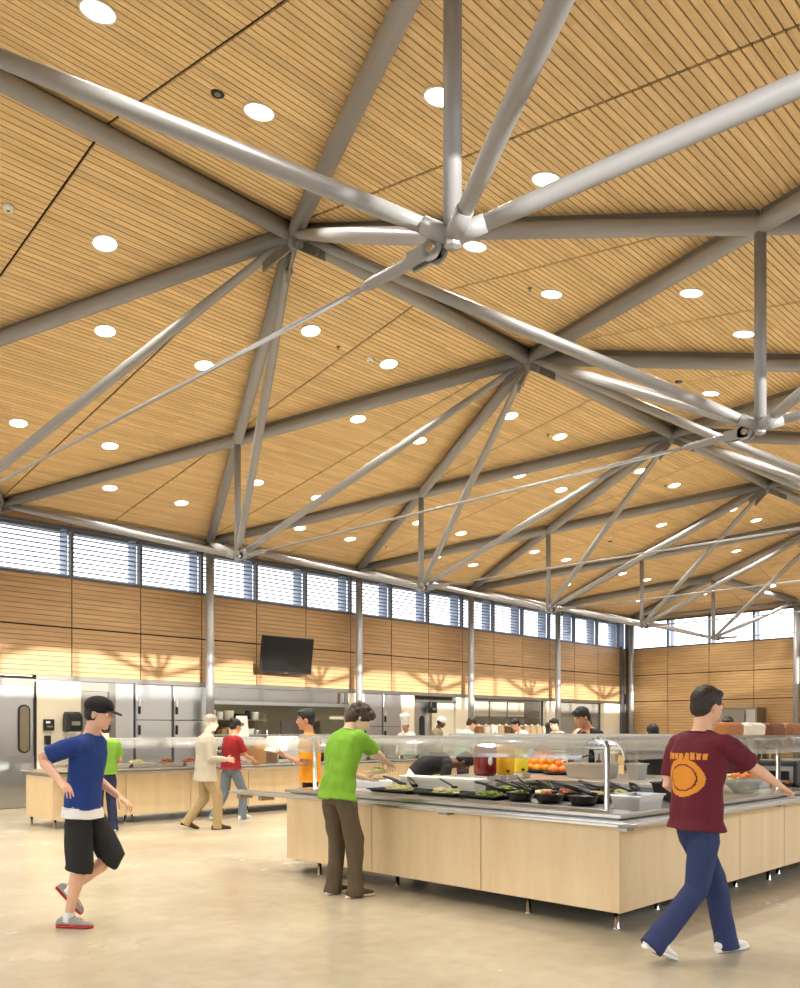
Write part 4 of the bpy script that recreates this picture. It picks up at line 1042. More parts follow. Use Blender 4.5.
# ------------------------------------------------------------------ people
WORK = bpy.data.scenes.new('workshop')   # shapes are fused here, away from the hall
def fuse(mb, voxel, smooth=4, fold=0., fscale=9., seed=0):
    """one continuous surface from overlapping shapes"""
    me = mb.mesh('tmp'); o = bpy.data.objects.new('tmp', me); WORK.collection.objects.link(o)
    r = o.modifiers.new('r', 'REMESH'); r.mode = 'VOXEL'; r.voxel_size = voxel; r.use_smooth_shade = True
    s = o.modifiers.new('s', 'SMOOTH'); s.factor = .5; s.iterations = smooth
    with bpy.context.temp_override(scene=WORK, view_layer=WORK.view_layers[0]): dg = bpy.context.evaluated_depsgraph_get()
    out = bpy.data.meshes.new_from_object(o.evaluated_get(dg))
    bpy.data.objects.remove(o); bpy.data.meshes.remove(me)
    if fold:
        sd = V((seed*3.1, seed*1.7, seed*.9)); n3 = len(out.vertices)*3
        cs = [0.]*n3; ns = [0.]*n3
        out.vertices.foreach_get('co', cs); out.vertex_normals.foreach_get('vector', ns)
        for i in range(0, n3, 3):
            qx, qy, qz = cs[i:i+3]
            n = fold*(noise.noise(V((qx*fscale, qy*fscale, qz*fscale*.55))+sd)+.5*noise.noise(V((qx*fscale*2.3, qy*fscale*2.3, qz*fscale*1.1))+sd))
            cs[i] += ns[i]*n; cs[i+1] += ns[i+1]*n; cs[i+2] += ns[i+2]*n
        out.vertices.foreach_set('co', cs)
    out.polygons.foreach_set('use_smooth', [True]*len(out.polygons)); out.update()
    return out
def link(me, name, mat, parent):
    me.name = name; o = bpy.data.objects.new(name, me); COL.objects.link(o)
    me.materials.clear(); me.materials.append(M[mat] if isinstance(mat, str) else mat); o.parent = parent
    return o
def ik(a, t, l1, l2, pole):
    a, t, pole = V(a), V(t), V(pole); d = t-a; L = min(d.length, (l1+l2)*.995); d.normalize()
    x = (l1*l1-l2*l2+L*L)/(2*L); h = math.sqrt(max(l1*l1-x*x, 0))
    p = (pole-d*pole.dot(d)).normalized()
    return a+d*x+p*h, a+d*L
def ring(c, u, w, ru, rw, n=20, e=1.):
    c = V(c); out = []
    for k in range(n):
        a = 2*math.pi*k/n; ca, sa = math.cos(a), math.sin(a)
        f = lambda v: math.copysign(abs(v)**e, v)
        out.append(c+u*(ru*f(ca))+w*(rw*f(sa)))
    return out
def rot(v, ax, a): return Matrix.Rotation(a, 3, ax) @ v
def hand(mb, w, d, n, side, curl, k):
    """palm, four unequal fingers bent at the knuckles, and a thumb from the side of the palm"""
    d = V(d).normalized(); n = (V(n)-d*V(n).dot(d)).normalized(); s = d.cross(n)*side
    w = V(w)
    mb.loft([ring(w+d*x*k, s, n, a*k, b*k, 14) for x, a, b in ((-.02, .024, .020), (.02, .030, .018), (.06, .040, .016), (.092, .042, .014), (.10, .036, .010))])
    for i, (off, L) in enumerate(((.034, .066), (.0115, .078), (-.0115, .072), (-.034, .056))):
        p = w+(d*.092+s*off)*k; q = (d+s*off*3.2).normalized(); ax = q.cross(n).normalized()
        pts = [p-q*.02*k, p]; a = 0
        for j, f in enumerate((.45, .32, .27)):
            a += curl*(.7, 1., .7)[j]; p = p+rot(q, ax, a)*(L*f*k); pts.append(p)
        mb.path(pts, [.0088*k, .0088*k, .0082*k, .0076*k, .0066*k], 9, 'round')
    p = w+(d*.025+s*.026)*k; q1 = (d*.55+s*.75+n*.35).normalized(); q2 = (d*.85+s*.25+n*.45).normalized()
    mb.path([p, p+q1*.042*k, p+q1*.042*k+q2*.034*k, p+q1*.042*k+q2*.034*k+(q2+n*.4).normalized()*.024*k], [.013*k, .0115*k, .010*k, .008*k], 9, 'round')

SKIN = {'fair': (226, 178, 148), 'tan': (196, 140, 104), 'dark': (98, 64, 46), 'pale': (234, 196, 170)}
for q, c in SKIN.items(): M['skin_'+q] = flat('skin_'+q, c, .5, bump=.05, bscale=120)
HAIR = {'brown': (62, 42, 28), 'black': (22, 18, 16), 'grey': (176, 168, 156), 'dark': (40, 30, 24)}
for q, c in HAIR.items(): M['hair_'+q] = flat('hair_'+q, c, .55, var=.35, bscale=60, bump=.8)
def cloth(name, c, rough=.85): 
    if name not in M: M[name] = flat(name, c, rough, var=.07, bscale=30, bump=.12)
    return name

def person(label, x, y, head, H=1.75, lean=0, bend=0, twist=0, hp=(0, 0, 0), hands=(None, None), palms=(None, None), feet=((0, .10, 0, 0, 0), (0, -.10, 0, 0, 0)), pel=(0, 0, 0),
           skin='fair', hair='brown', style='short', shirt=('shirt', (90, 90, 90)), sleeve='short', hem=.0, trousers=('trousers', (60, 60, 66)), leg='long', shoes=('shoe', (60, 50, 44)), sole='white', fat=1., voxel=.006,
           curl=(.35, .35), elbow=(None, None), knee=(None, None), fold=.009, extras=None, female=False, wide=1.):
    """heading `head` is the direction faced, degrees about Z from +X; local axes x forward, y left.
    feet: (x, y, lift, turn, heel pitch); hands: wrist targets; hp: head pitch, yaw, roll"""
    k = H/1.75
    t = thing('person', label, 'person', (x, y, 0), head, world=False)
    X, Y, Z = V((1, 0, 0)), V((0, 1, 0)), V((0, 0, 1))
    # pelvis height from the supporting leg
    l1, l2 = .234*H, .232*H
    hipz = .515*H+pel[2]; pc = V((pel[0], pel[1], hipz))
    def sp(a):  # direction of the spine and the forward/left axes after lean, bend and twist
        m = Matrix.Rotation(R(lean)*a, 3, 'Y') @ Matrix.Rotation(R(bend)*a, 3, 'X')
        tw = Matrix.Rotation(R(twist)*a, 3, 'Z')
        return m @ Z, m @ (tw @ X), m @ (tw @ Y)
    # spine samples from pelvis to neck base
    SPN = []; p = pc.copy(); n = 8; tl = .315*H
    for i in range(n+1):
        f = i/n; u, fx, fy = sp(.35+.65*min(1, f*1.4)); SPN.append((p.copy(), u, fx, fy)); p = p+u*(tl/n)
    prof = [(.162, .110), (.162, .110), (.152, .106), (.152, .106), (.162, .112), (.174, .116), (.180, .112), (.162, .094), (.068, .066)]
    if female: prof = [(.172, .115), (.166, .11), (.142, .10), (.132, .095), (.142, .108), (.152, .118), (.155, .105), (.142, .088), (.06, .06)]
    def torso(mb, grow, i0, i1, gb=0., low=None, yoke=False):
        rs = []
        for i in range(i0, i1+1):
            p, u, fx, fy = SPN[i]; w, d = prof[i]
            w *= k*fat*wide; d *= k*fat*(1.0 if i > 5 else 1.0)
            rs.append(ring(p, fy, fx, w+grow, d+grow, 22, .85))
        if low is not None:   # skirt of the shirt below the waist
            p, u, fx, fy = SPN[i0]; w, d = prof[i0]
            rs.insert(0, ring(p-Z*low, fy, fx, w*k*fat*wide+grow+gb, d*k*fat+grow+gb, 22, .85))
        if yoke:
            p, u, fx, fy = SPN[7]; q = SPN[8][0]
            rs.append(ring(p.lerp(q, .45)-fx*.004, fy, fx, (.128 if not female else .112)*k+.01, .092*k+.004, 22, .95)); rs.append(ring(p.lerp(q, .86), fy, fx, .080*k, .076*k, 22, 1))
        mb.loft(rs)
    sh = SPN[7][0]; ux, fx, fy = SPN[7][1:]
    hw = (.182 if not female else .158)*k*wide
    S_ = {1: sh+fy*hw+ux*.0, -1: sh-fy*hw+ux*.0}
    nb = SPN[8][0]
    # head frame
    hd = Matrix.Rotation(R(lean*.75), 3, 'Y') @ (Matrix.Rotation(R(twist*.6+hp[1]), 3, 'Z') @ Matrix.Rotation(R(hp[0]), 3, 'Y') @ Matrix.Rotation(R(hp[2]), 3, 'X'))
    hf, hl, hu = hd @ X, hd @ Y, hd @ Z
    hc = nb+ux*.04*k+hu*.115*k+hf*.03*k
    # arms
    la, lf = .168*H, .150*H
    ARM = {}
    for j, sd in ((0, 1), (1, -1)):
        tg = hands[j]
        if tg is None: tg = S_[sd]+V((.06, sd*.07, -.53*k*1.03+0))
        pole = elbow[j] or (V((-.6, sd*.35, -.5)))
        e, w = ik(S_[sd], tg, la, lf, pole); ARM[sd] = (S_[sd], e, w)
    # legs
    LEG = {}; FT = {}
    for j, sd in ((0, 1), (1, -1)):
        fx_, fy_, lift, turn, pit = feet[j]
        fd = rot(X, Z, R(turn)); fl = rot(Y, Z, R(turn))
        toe = V((fx_, fy_, lift))+fd*.09*k   # ball of the foot
        fr = rot(fd, fl, R(pit)); fu = rot(Z, fl, R(pit))
        ank = toe-fr*.13*k+fu*.075*k
        hj = pc+SPN[0][3]*sd*.088*k*wide-Z*.02
        st = max(1, (ank-hj).length/((l1+l2)*.992))
        kn, an = ik(hj, ank, l1*st, l2*st, knee[j] or (fd+V((0, sd*.08, 0))))
        LEG[sd] = (hj, kn, ank); FT[sd] = (toe-fr*.19*k, fr, fl, fu)
    # ---- body: one continuous skin
    b = MB(); torso(b, 0, 0, 8)
    b.path([SPN[7][0], nb+ux*.03, hc-hu*.05*k-hf*.02*k], [.066*k, .056*k, .056*k], 14, 'round')
    fr = (hf, hl, hu); o = lambda f, l, u_: hc+(hf*f+hl*l+hu*u_)*k
    b.ball(o(-.008, 0, .028), (.098*k, .077*k, .094*k), 18, 12, fr)
    b.ball(o(.022, 0, -.035), (.072*k, .060*k, .080*k), 16, 10, fr)
    b.ball(o(.060, 0, -.092), (.026*k, .028*k, .022*k), 12, 8, fr)
    b.ball(o(.074, 0, .022), (.020*k, .052*k, .012*k), 12, 8, fr)
    b.path([o(.088, 0, .012), o(.104, 0, -.018), o(.100, 0, -.032)], [.008*k, .012*k, .012*k], 8, 'round')
    for s_ in (1, -1):
        b.ball(o(.094, s_*.012, -.030), (.011*k, .009*k, .008*k), 8, 6, fr)
        b.ball(o(-.008, s_*.078, -.012), (.018*k, .010*k, .032*k), 10, 8, fr)
        b.ball(o(.058, s_*.036, -.028), (.022*k, .02*k, .02*k), 8, 6, fr)
    b.ball(o(.086, 0, -.062), (.010*k, .022*k, .007*k), 10, 6, fr)
    for j, sd in ((0, 1), (1, -1)):
        s_, e, w = ARM[sd]
        b.path([s_-fy*sd*.03, s_+(e-s_)*.12, s_+(e-s_)*.45, e, e+(w-e)*.25, e+(w-e)*.7, w], [x*k*(.9 if female else 1) for x in (.052, .052, .047, .038, .041, .030, .025)], 12, 'round')
        d = (w-e).normalized(); pn = palms[j] or (fy*-sd if hands[j] is None else V((0, 0, -1)))
        if abs(V(pn).normalized().dot(d)) > .93: pn = V((1, 0, 0))
        hand(b, w, d, pn, -sd if True else sd, curl[j], k)
        h_, kn, an = LEG[sd]
        b.path([h_, h_+(kn-h_)*.4, kn-(kn-h_)*.08, kn+(an-kn)*.28, kn+(an-kn)*.75, an], [x*k*(.86 if leg == 'long' else 1) for x in (.078, .074, .054, .054, .036, .034)], 14, 'round')
        c, f_, l_, u_ = FT[sd]
        b.path([c+f_*.045+u_*.05, c+f_*.12+u_*.04, c+f_*.2+u_*.03], [.032*k, .034*k, .028*k], 10, 'round')
    body = link(fuse(b, voxel, 4), 'body', 'skin_'+skin, t)
    # ---- face
    for s_ in (1, -1):
        MB().ball(o(.078, s_*.031, .004), (.010*k, .014*k, .008*k), 10, 8, fr).build('eye', 'white', t)
        ob = [q for q in t.children if q.name.startswith('eye')][-1]
        ir = MB().ball(o(.086, s_*.031, .004), (.004*k, .006*k, .006*k), 8, 6, fr).build('iris', 'matblack', t); ir.parent = ob
        MB().path([o(.085, s_*.015, .026), o(.084, s_*.034, .030), o(.072, s_*.050, .024)], .005*k, 6, 'round').build('eyebrow', 'hair_'+hair, t)
    MB().path([o(.085, -.020, -.066), o(.094, 0, -.064), o(.085, .020, -.066)], [.003*k, .006*k, .003*k], 8, 'round').build('mouth', flat('lips_'+skin, tuple(int(v*.78) for v in SKIN[skin]), .45) if 'lips_'+skin not in M else M['lips_'+skin], t)
    # ---- hair
    h = MB()
    if style == 'short':
        h.ball(o(-.018, 0, .045), (.104*k, .086*k, .095*k), 18, 12, fr); h.ball(o(-.055, 0, -.005), (.062*k, .074*k, .072*k), 14, 10, fr)
        h.ball(o(.045, 0, .088), (.048*k, .064*k, .032*k), 12, 8, fr)
    elif style == 'mop':
        h.ball(o(-.020, 0, .042), (.112*k, .094*k, .098*k), 18, 12, fr); h.ball(o(-.062, 0, -.025), (.066*k, .086*k, .085*k), 14, 10, fr)
        h.ball(o(.055, 0, .075), (.056*k, .078*k, .042*k), 12, 8, fr)
        for s_ in (1, -1): h.ball(o(-.005, s_*.074, .015), (.06*k, .022*k, .055*k), 10, 8, fr)
        for i in range(26):
            a = i*2.4; q = i/26
            h.ball(o(-.02+.088*math.cos(a)*math.sqrt(1-(q-.4)**2), .078*math.sin(a)*math.sqrt(1-(q-.4)**2), .0+.095*q), (.030*k, .026*k, .030*k), 8, 6)
    elif style == 'bun':
        h.ball(o(-.018, 0, .045), (.104*k, .086*k, .093*k), 18, 12, fr); h.ball(o(-.055, 0, -.005), (.060*k, .072*k, .070*k), 14, 10, fr); h.ball(o(-.105, 0, .085), (.045*k, .045*k, .045*k), 12, 8, fr)
    elif style == 'long':
        h.ball(o(-.018, 0, .045), (.108*k, .09*k, .097*k), 18, 12, fr)
        h.loft([ring(o(-.045, 0, .02), hl, hf, .088*k, .06*k), ring(o(-.05, 0, -.08), hl, hf, .095*k, .055*k), ring(o(-.055, 0, -.20), hl, hf, .085*k, .035*k)])
    elif style in ('cap', 'toque', 'peak'):
        h.ball(o(-.035, 0, .0), (.078*k, .082*k, .078*k), 14, 10, fr)
    link(fuse(h, max(voxel, .007), 3, .008 if style == 'mop' else .004, 30, 3), 'hair', 'hair_'+hair, t)
    if style == 'cap':
        c = MB().ball(o(-.005, 0, .055), (.110*k, .094*k, .085*k), 20, 12, fr).ball(o(-.005, 0, .03), (.112*k, .096*k, .03*k), 20, 8, fr)
        link(fuse(c, .008, 2), 'cap', 'white', t)
    if style == 'peak':
        c = MB().ball(o(-.008, 0, .055), (.112*k, .094*k, .080*k), 20, 12, fr); cp = link(fuse(c, .008, 2), 'cap', cloth('cap_black', (26, 25, 26)), t)
        MB().loft([ring(o(q, 0, .035-.02*((q-.08)/.1)), hl, hu, wd*k, .006*k, 14) for q, wd in ((.07, .078), (.12, .072), (.155, .05), (.17, .02))]).build('cap_peak', 'cap_black', t)
    if style == 'toque':
        c = MB(); c.lathe(o(-.008, 0, .04), [(.098*k, 0), (.10*k, .09*k), (.112*k, .18*k), (.125*k, .22*k), (.11*k, .26*k), (.05*k, .275*k)], 22, axis=hu)
        link(fuse(c, .008, 2, .006, 14), 'chef_hat', 'white', t)
    # ---- shirt
    cs = cloth(*shirt); g = MB()
    if hem >= 0: torso(g, .023, 0, 7, .022, .01+hem, True)
    else: torso(g, .020, 1, 7, .006, .02, True)
    g.path([S_[1]-fy*.01-ux*.015, S_[1]*.5+S_[-1]*.5+ux*.015, S_[-1]+fy*.01-ux*.015], [.066*k, .075*k, .066*k], 14, 'round')
    for sd in (1, -1):
        s_, e, w = ARM[sd]; rr = .9 if female else 1
        if sleeve == 'short': pts, rd = [s_-fy*sd*.04, s_+(e-s_)*.2, s_+(e-s_)*.5, s_+(e-s_)*.80], [.066, .068, .067, .068]
        else: pts, rd = [s_-fy*sd*.04, s_+(e-s_)*.2, s_+(e-s_)*.6, e, e+(w-e)*.5, e+(w-e)*.98], [.066, .066, .060, .055, .046, .038]
        g.path(pts, [q*k*rr for q in rd], 14)
    shirt_o = link(fuse(g, max(voxel, .008), 3, fold, 9, int(x*10)), 'shirt', cs, t)
    # ---- trousers
    ct = cloth(*trousers); g = MB(); torso(g, .004, 0, 1, 0, .0)
    g.ball(pc-Z*.03, (.106*k*fat, .150*k*wide*fat, .095*k), 18, 10)
    for sd in (1, -1):
        h_, kn, an = LEG[sd]; up = h_+Z*.005
        if leg == 'long': pts, rd = [up, h_+(kn-h_)*.25, h_+(kn-h_)*.7, kn, kn+(an-kn)*.4, an-(an-kn).normalized()*.02-FT[sd][1]*.008, an+(an-kn).normalized()*.068-FT[sd][1]*.012], [.070, .092, .084, .078, .072, .071, .078]
        else: pts, rd = [up, h_+(kn-h_)*.25, h_+(kn-h_)*.7, h_+(kn-h_)*1.0, kn+(an-kn)*.10], [.076, .098, .100, .100, .102]
        g.path(pts, [q*k for q in rd], 16)
    link(fuse(g, max(voxel, .008), 3, fold, 8, int(y*10)), 'trousers' if leg == 'long' else 'shorts', ct, t)
    # ---- shoes
    cz = cloth(*shoes)
    for sd in (1, -1):
        c, f_, l_, u_ = FT[sd]
        def rg(xx, hw_, z0, z1, n=16):
            return [c+f_*xx*k+l_*(hw_*k*math.cos(a))+u_*(k*(z0+(z1-z0)*(.5+.5*math.copysign(abs(math.sin(a))**.7, math.sin(a))))) for a in [2*math.pi*q/n for q in range(n)]]
        so = MB().loft([rg(xx, hw_, 0, .026) for xx, hw_ in ((-.035, .012), (-.025, .030), (.02, .037), (.10, .036), (.17, .046), (.22, .042), (.245, .026), (.253, .010))])
        up = MB().loft([rg(xx, hw_, .018, z) for xx, hw_, z in ((-.032, .018, .045), (-.022, .030, .066), (.02, .034, .088), (.075, .036, .098), (.12, .041, .078), (.17, .043, .060), (.215, .038, .050), (.24, .024, .040), (.25, .008, .03))])
        s_ = up.build('shoe', cz, t); q = so.build('sole', sole, t); q.parent = s_
        lc = MB()
        for m in range(4):
            xx = .085+m*.022; zz = .094-m*.0075
            lc.path([c+f_*xx*k+l_*.018*k+u_*zz*k, c+f_*(xx+.005)*k+u_*(zz+.006)*k, c+f_*xx*k-l_*.018*k+u_*zz*k], .003*k, 6)
        q = lc.build('laces', 'white' if sole == 'white' else 'cream', t); q.parent = s_
        if leg == 'short':
            a_ = LEG[sd][2]; kk = LEG[sd][1]
            MB().path([a_-(a_-kk).normalized()*.05, a_, a_+(a_-kk).normalized()*.03], [.040*k, .041*k, .044*k], 14).build('sock', 'white', t)
    if extras: extras(t, dict(k=k, SPN=SPN, ARM=ARM, LEG=LEG, hc=hc, hf=hf, hl=hl, hu=hu, pc=pc, o=o, nb=nb, S=S_, fx=fx, fy=fy, ux=ux, prof=prof, torso=torso, fat=fat))
    return t
def loc_of(x, y, h):
    c, s_ = math.cos(R(h)), math.sin(R(h))
    return lambda wx, wy, wz=None: ((wx-x)*c+(wy-y)*s_, -(wx-x)*s_+(wy-y)*c) + (() if wz is None else (wz,))
# man in green at the salad bar
def green_x(t, d):
    k = d['k']; c = ring(d['SPN'][7][0].lerp(d['nb'], .80), d['fy'], d['fx'], .083*k, .079*k, 18); MB().path(c+c[:2], .010, 8).build('collar', 'shirt_lime', [q for q in t.children if q.name.startswith('shirt')][-1])
g = loc_of(5.225, 5.875, 0)
person('man in bright green shirt and brown trousers filling a plate at the salad bar', 5.225, 5.875, 0, H=1.84, lean=22, bend=-2, twist=-8, hp=(22, -26, 0),
       hands=(g(5.56, 5.99, 1.05), g(5.74, 5.86, 1.20)), palms=(V((.2, -.2, 1)), V((.1, .2, -1))), elbow=(V((-.3, .5, -.7)), V((-.3, -.6, -.6))),
       feet=((0, .115, 0, 4, 0), (.02, -.165, 0, -10, 0)), pel=(-.10, 0, -.005), skin='pale', hair='brown', style='mop', shirt=('shirt_lime', (126, 178, 48)), hem=.06,
       trousers=('trousers_brown', (92, 78, 58)), shoes=('shoe_brown', (92, 58, 36)), sole='cream', fat=.94, voxel=.006, curl=(.35, .5), fold=.017, extras=green_x)
t = thing('dinner_plate', 'white plate of salad held by the man in the green shirt', 'plate', (5.70, 5.95, 1.085))
MB().lathe((5.70, 5.95, 1.085), [(.06, 0), (.07, .004), (.125, .022), (.13, .025), (.12, .023), (.065, .010), (.001, .010)], 28).build('plate', 'white', t)
solo(mound(MB(), 5.70, 5.95, 1.10, .085, .085, .045, 77, 18), 'salad', 'food_w', 'pale salad on the plate held by the man in green', 'food', (5.70, 5.95, 1.095), kind='stuff')
# student in maroon walking past the corner
mx_, my_, mh = 5.47, 2.63, -22
g = loc_of(mx_, my_, mh)
M['maroon_print'] = flat('orange_print', (216, 138, 34), .7, var=.1, bscale=30)
def maroon_x(t, d):
    s_ = [q for q in t.children if q.name.startswith('shirt')][-1]; me = s_.data
    me.materials.append(M['maroon_print'])   # orange lettering band and round emblem printed on the back
    z7 = d['SPN'][7][0]
    for p in me.polygons:
        if p.normal.x > -.25: continue
        c = p.center-z7; yy = c.y
        band = -.115 < c.z < -.07 and abs(yy) < .165 and (yy*23) % 1 < .78
        e = (yy/.15)**2+((c.z+.235)/.125)**2
        if band or (e < 1 and not .42 < e < .52): p.material_index = 1
    c = ring(d['SPN'][7][0].lerp(d['nb'], .80), d['fy'], d['fx'], .083*d['k'], .079*d['k'], 18); MB().path(c+c[:2], .009, 8).build('collar', 'shirt_maroon', s_)
lf = g(5.80, 2.50); rf = g(5.14, 2.72)
person('man in maroon shirt with orange back print and jeans striding past the island corner', mx_, my_, mh, H=1.87, lean=6, twist=8, hp=(2, -6, 0),
       hands=((.20, .16, 1.02), g(6.10, 2.24, 1.05)), palms=(None, V((0, .3, -1))), elbow=(V((-1, .2, -.2)), V((-.2, -.5, -.8))),
       feet=((lf[0]-.05, lf[1], 0, 6, 0), (rf[0]-.02, rf[1], .01, 4, 24)), pel=(.0, 0, -.055), skin='fair', hair='dark', style='short', shirt=('shirt_maroon', (94, 15, 34)), hem=.06,
       trousers=('jeans_blue', (40, 52, 92)), shoes=('shoe_white', (232, 228, 220)), sole='white', fat=.95, voxel=.006, curl=(.35, .25), extras=maroon_x)
# man in blue at the left
def blue_x(t, d):
    p, u, fx, fy = d['SPN'][0]; k = d['k']
    c = MB().loft([ring(p-V((0, 0, .0)), fy, fx, .170*k, .128*k, 24, .85), ring(p-V((0, 0, .08)), fy, fx, .184*k, .142*k, 24, .85)])
    link(fuse(c, .008, 2, .004, 12), 'undershirt', 'white', t)
def at_foot(n): return n
person('man in a blue shirt, black cap and black shorts walking on the left', 2.93, 6.39, -50, H=1.79, lean=10, twist=3, hp=(2, 0, 0),
       hands=((.22, .26, .98), (.04, -.36, 1.14)), elbow=(V((-1, .3, -.2)), V((-.7, -.4, -.6))), feet=((-.15, .10, .11, 0, 46), (.0, -.05, 0, -2, 0)), pel=(.05, .0, -.005),
       skin='fair', hair='black', style='peak', shirt=('shirt_blue', (24, 56, 128)), hem=.0, trousers=('shorts_black', (32, 31, 32)), leg='short', shoes=('shoe_silver', (158, 156, 152)), sole='white', voxel=.006, extras=blue_x, fat=.86)
o = [q for q in bpy.data.objects if q.name.startswith('shoe') and q.parent and 'blue shirt' in q.parent.get('label', '')]
M['red_rubber'] = flat('red_rubber', (190, 40, 34), .5)
for q in o:
    vs = [v.co for v in q.data.vertices]; 
    for ch in q.children:
        if ch.name.startswith('sole'): ch.data.materials[0] = M['red_rubber']; ch['label'] = 'red sole'
# older man in a pale jacket
person('grey-haired man in a long cream jacket and khaki trousers walking before the far counter', 7.20, 11.30, -28, H=1.79, lean=5, hp=(4, 0, 0), hands=(None, (.30, -.14, 1.06)), palms=(None, V((0, 1, -.2))), elbow=(None, V((-.6, -.3, -.5))),
       feet=((-.24, .09, 0, 0, 18), (.22, -.09, 0, 0, 0)), pel=(0, 0, -.03), skin='fair', hair='grey', style='short', shirt=('jacket_cream', (192, 184, 164)), sleeve='long', hem=.15, trousers=('trousers_khaki', (172, 148, 104)), shoes=('shoe_brown', (92, 58, 36)), sole='matblack', fat=1.2, voxel=.007)
person('woman in a red t-shirt and grey blue jeans reaching to the far counter', 8.27, 12.20, 8, H=1.75, lean=7, hp=(8, -8, 0), hands=((.30, .12, 1.0), (.36, -.20, .98)), feet=((-.22, .12, .0, 0, 10), (.20, -.12, 0, 0, 0)), pel=(0, 0, -.03), skin='tan', hair='black', style='bun', female=True,
       shirt=('shirt_red', (142, 22, 26)), hem=.02, trousers=('jeans_grey', (112, 122, 130)), shoes=('shoe_white', (232, 228, 220)), voxel=.007)
person('man in a yellow orange t-shirt and black trousers carrying a white plate', 6.42, 7.84, 138, H=1.77, hp=(2, 0, 0), lean=2, hands=((.27, .10, 1.20), (.27, -.13, 1.18)), palms=(V((0, -.3, 1)), V((0, .3, 1))), feet=((.05, .11, 0, 5, 0), (-.05, -.11, 0, -5, 0)), skin='tan', hair='black', style='short',
       shirt=('shirt_orange', (238, 158, 26)), hem=.0, trousers=('trousers_black', (26, 25, 27)), shoes=('shoe_black', (24, 22, 22)), voxel=.007, fat=.95)
g = math.radians(138); px, py = 6.42+.40*math.cos(g), 7.84+.40*math.sin(g)
t = thing('dinner_plate', 'white plate carried by the man in the yellow orange t-shirt', 'plate', (px, py, 1.262), world=False)
MB().lathe((0, 0, 0), [(.06, -.012), (.07, -.008), (.125, .010), (.13, .013), (.12, .011), (.065, -.002), (.001, -.002)], 28).build('plate', 'white', t); t.rotation_euler = (R(6), R(-5), 0)
MB().lathe((0, 0, 0), [(.128, .012), (.135, .015), (.128, .016), (.128, .012)], 28, caps=False).build('rim', 'cream', t)
person('person in lime t-shirt and dark jeans at the far counter beyond the man in blue', 6.03, 12.18, 80, H=1.66, hands=((.26, .15, 1.0), (.26, -.15, 1.0)), skin='fair', hair='dark', style='short', shirt=('shirt_green', (122, 168, 56)), trousers=('jeans_navy', (36, 44, 74)), shoes=('shoe_black', (24, 22, 22)), voxel=.008)
# staff bending behind the salad bar
def apron(name, mat, low, lb=None):
    def f(t, d):
        p, u, fx, fy = d['SPN'][1]; k = d['k']
        c = MB().loft([ring(p, fy, fx, .176*k, .128*k, 24, .85), ring(d['pc']-V((0, 0, .02)), V((0, 1, 0)), V((1, 0, 0)), .198*k, .142*k, 24, .85), ring(d['pc']-V((0, 0, low)), V((0, 1, 0)), V((1, 0, 0)), .215*k, .16*k, 24, .85)])
        link(fuse(c, .010, 2, .008, 9), name, mat, t)
    return f
person('staff member in a black shirt and white apron bending over behind the salad bar', 7.92, 7.46, -42, H=1.76, lean=94, hp=(-6, 0, 0), pel=(-.10, 0, -.02), hands=((.62, .16, .80), (.50, -.22, .80)), feet=((.05, .12, 0, 5, 0), (-.1, -.12, 0, -5, 0)), skin='dark', hair='black', style='short', shirt=('shirt_black', (24, 23, 24)), hem=-1,
       trousers=('trousers_black', (26, 25, 27)), shoes=('shoe_black', (24, 22, 22)), voxel=.008, extras=apron('apron', 'white', .40))
person('dark-haired man in a black long-sleeved shirt leaning over the raised shelf', 9.62, 5.95, 158, H=1.86, lean=22, hp=(6, 0, 0), hands=((.40, .16, 1.13), (.30, -.26, 1.12)), skin='tan', hair='black', style='short', shirt=('shirt_navy', (22, 24, 34)), sleeve='long', trousers=('trousers_black', (26, 25, 27)), shoes=('shoe_black', (24, 22, 22)), voxel=.007, fat=1.05)
person('woman with long black hair seen from behind in white apron beyond the near island', 11.05, 5.95, 60, H=1.60, skin='tan', hair='black', style='long', female=True, shirt=('shirt_black', (24, 23, 24)), trousers=('trousers_black', (26, 25, 27)), shoes=('shoe_black', (24, 22, 22)), voxel=.008, extras=apron('apron', 'white', .38))
person('dark-haired man looking down beyond the bread loaves at the right', 12.75, 5.6, 190, H=1.74, lean=8, hp=(14, 0, 0), skin='tan', hair='black', style='short', shirt=('shirt_plum', (78, 30, 44)), trousers=('trousers_black', (26, 25, 27)), shoes=('shoe_black', (24, 22, 22)), voxel=.008)
person('kitchen cook in white with a tall white chef hat behind the far counter', 15.1, 14.7, 200, H=1.76, lean=8, hp=(8, 0, 0), skin='tan', hair='black', style='toque', shirt=('jacket_white', (236, 234, 228)), sleeve='long', trousers=('trousers_black', (26, 25, 27)), shoes=('shoe_black', (24, 22, 22)), voxel=.009)
person('cook in a white rounded cap behind the far counter', 15.9, 14.5, -60, H=1.88, lean=10, hp=(14, 0, 0), skin='dark', hair='black', style='cap', shirt=('jacket_olive', (140, 132, 104)), sleeve='long', trousers=('trousers_black', (26, 25, 27)), shoes=('shoe_black', (24, 22, 22)), voxel=.009)
person('brown-haired person in a pale turquoise top leaning at the far counter', 14.35, 12.3, -20, H=1.84, lean=20, hp=(12, 0, 0), hands=((.36, .14, 1.0), (.36, -.14, 1.0)), skin='fair', hair='brown', style='short', shirt=('shirt_aqua', (170, 214, 198)), trousers=('jeans_navy', (36, 44, 74)), shoes=('shoe_black', (24, 22, 22)), voxel=.009)
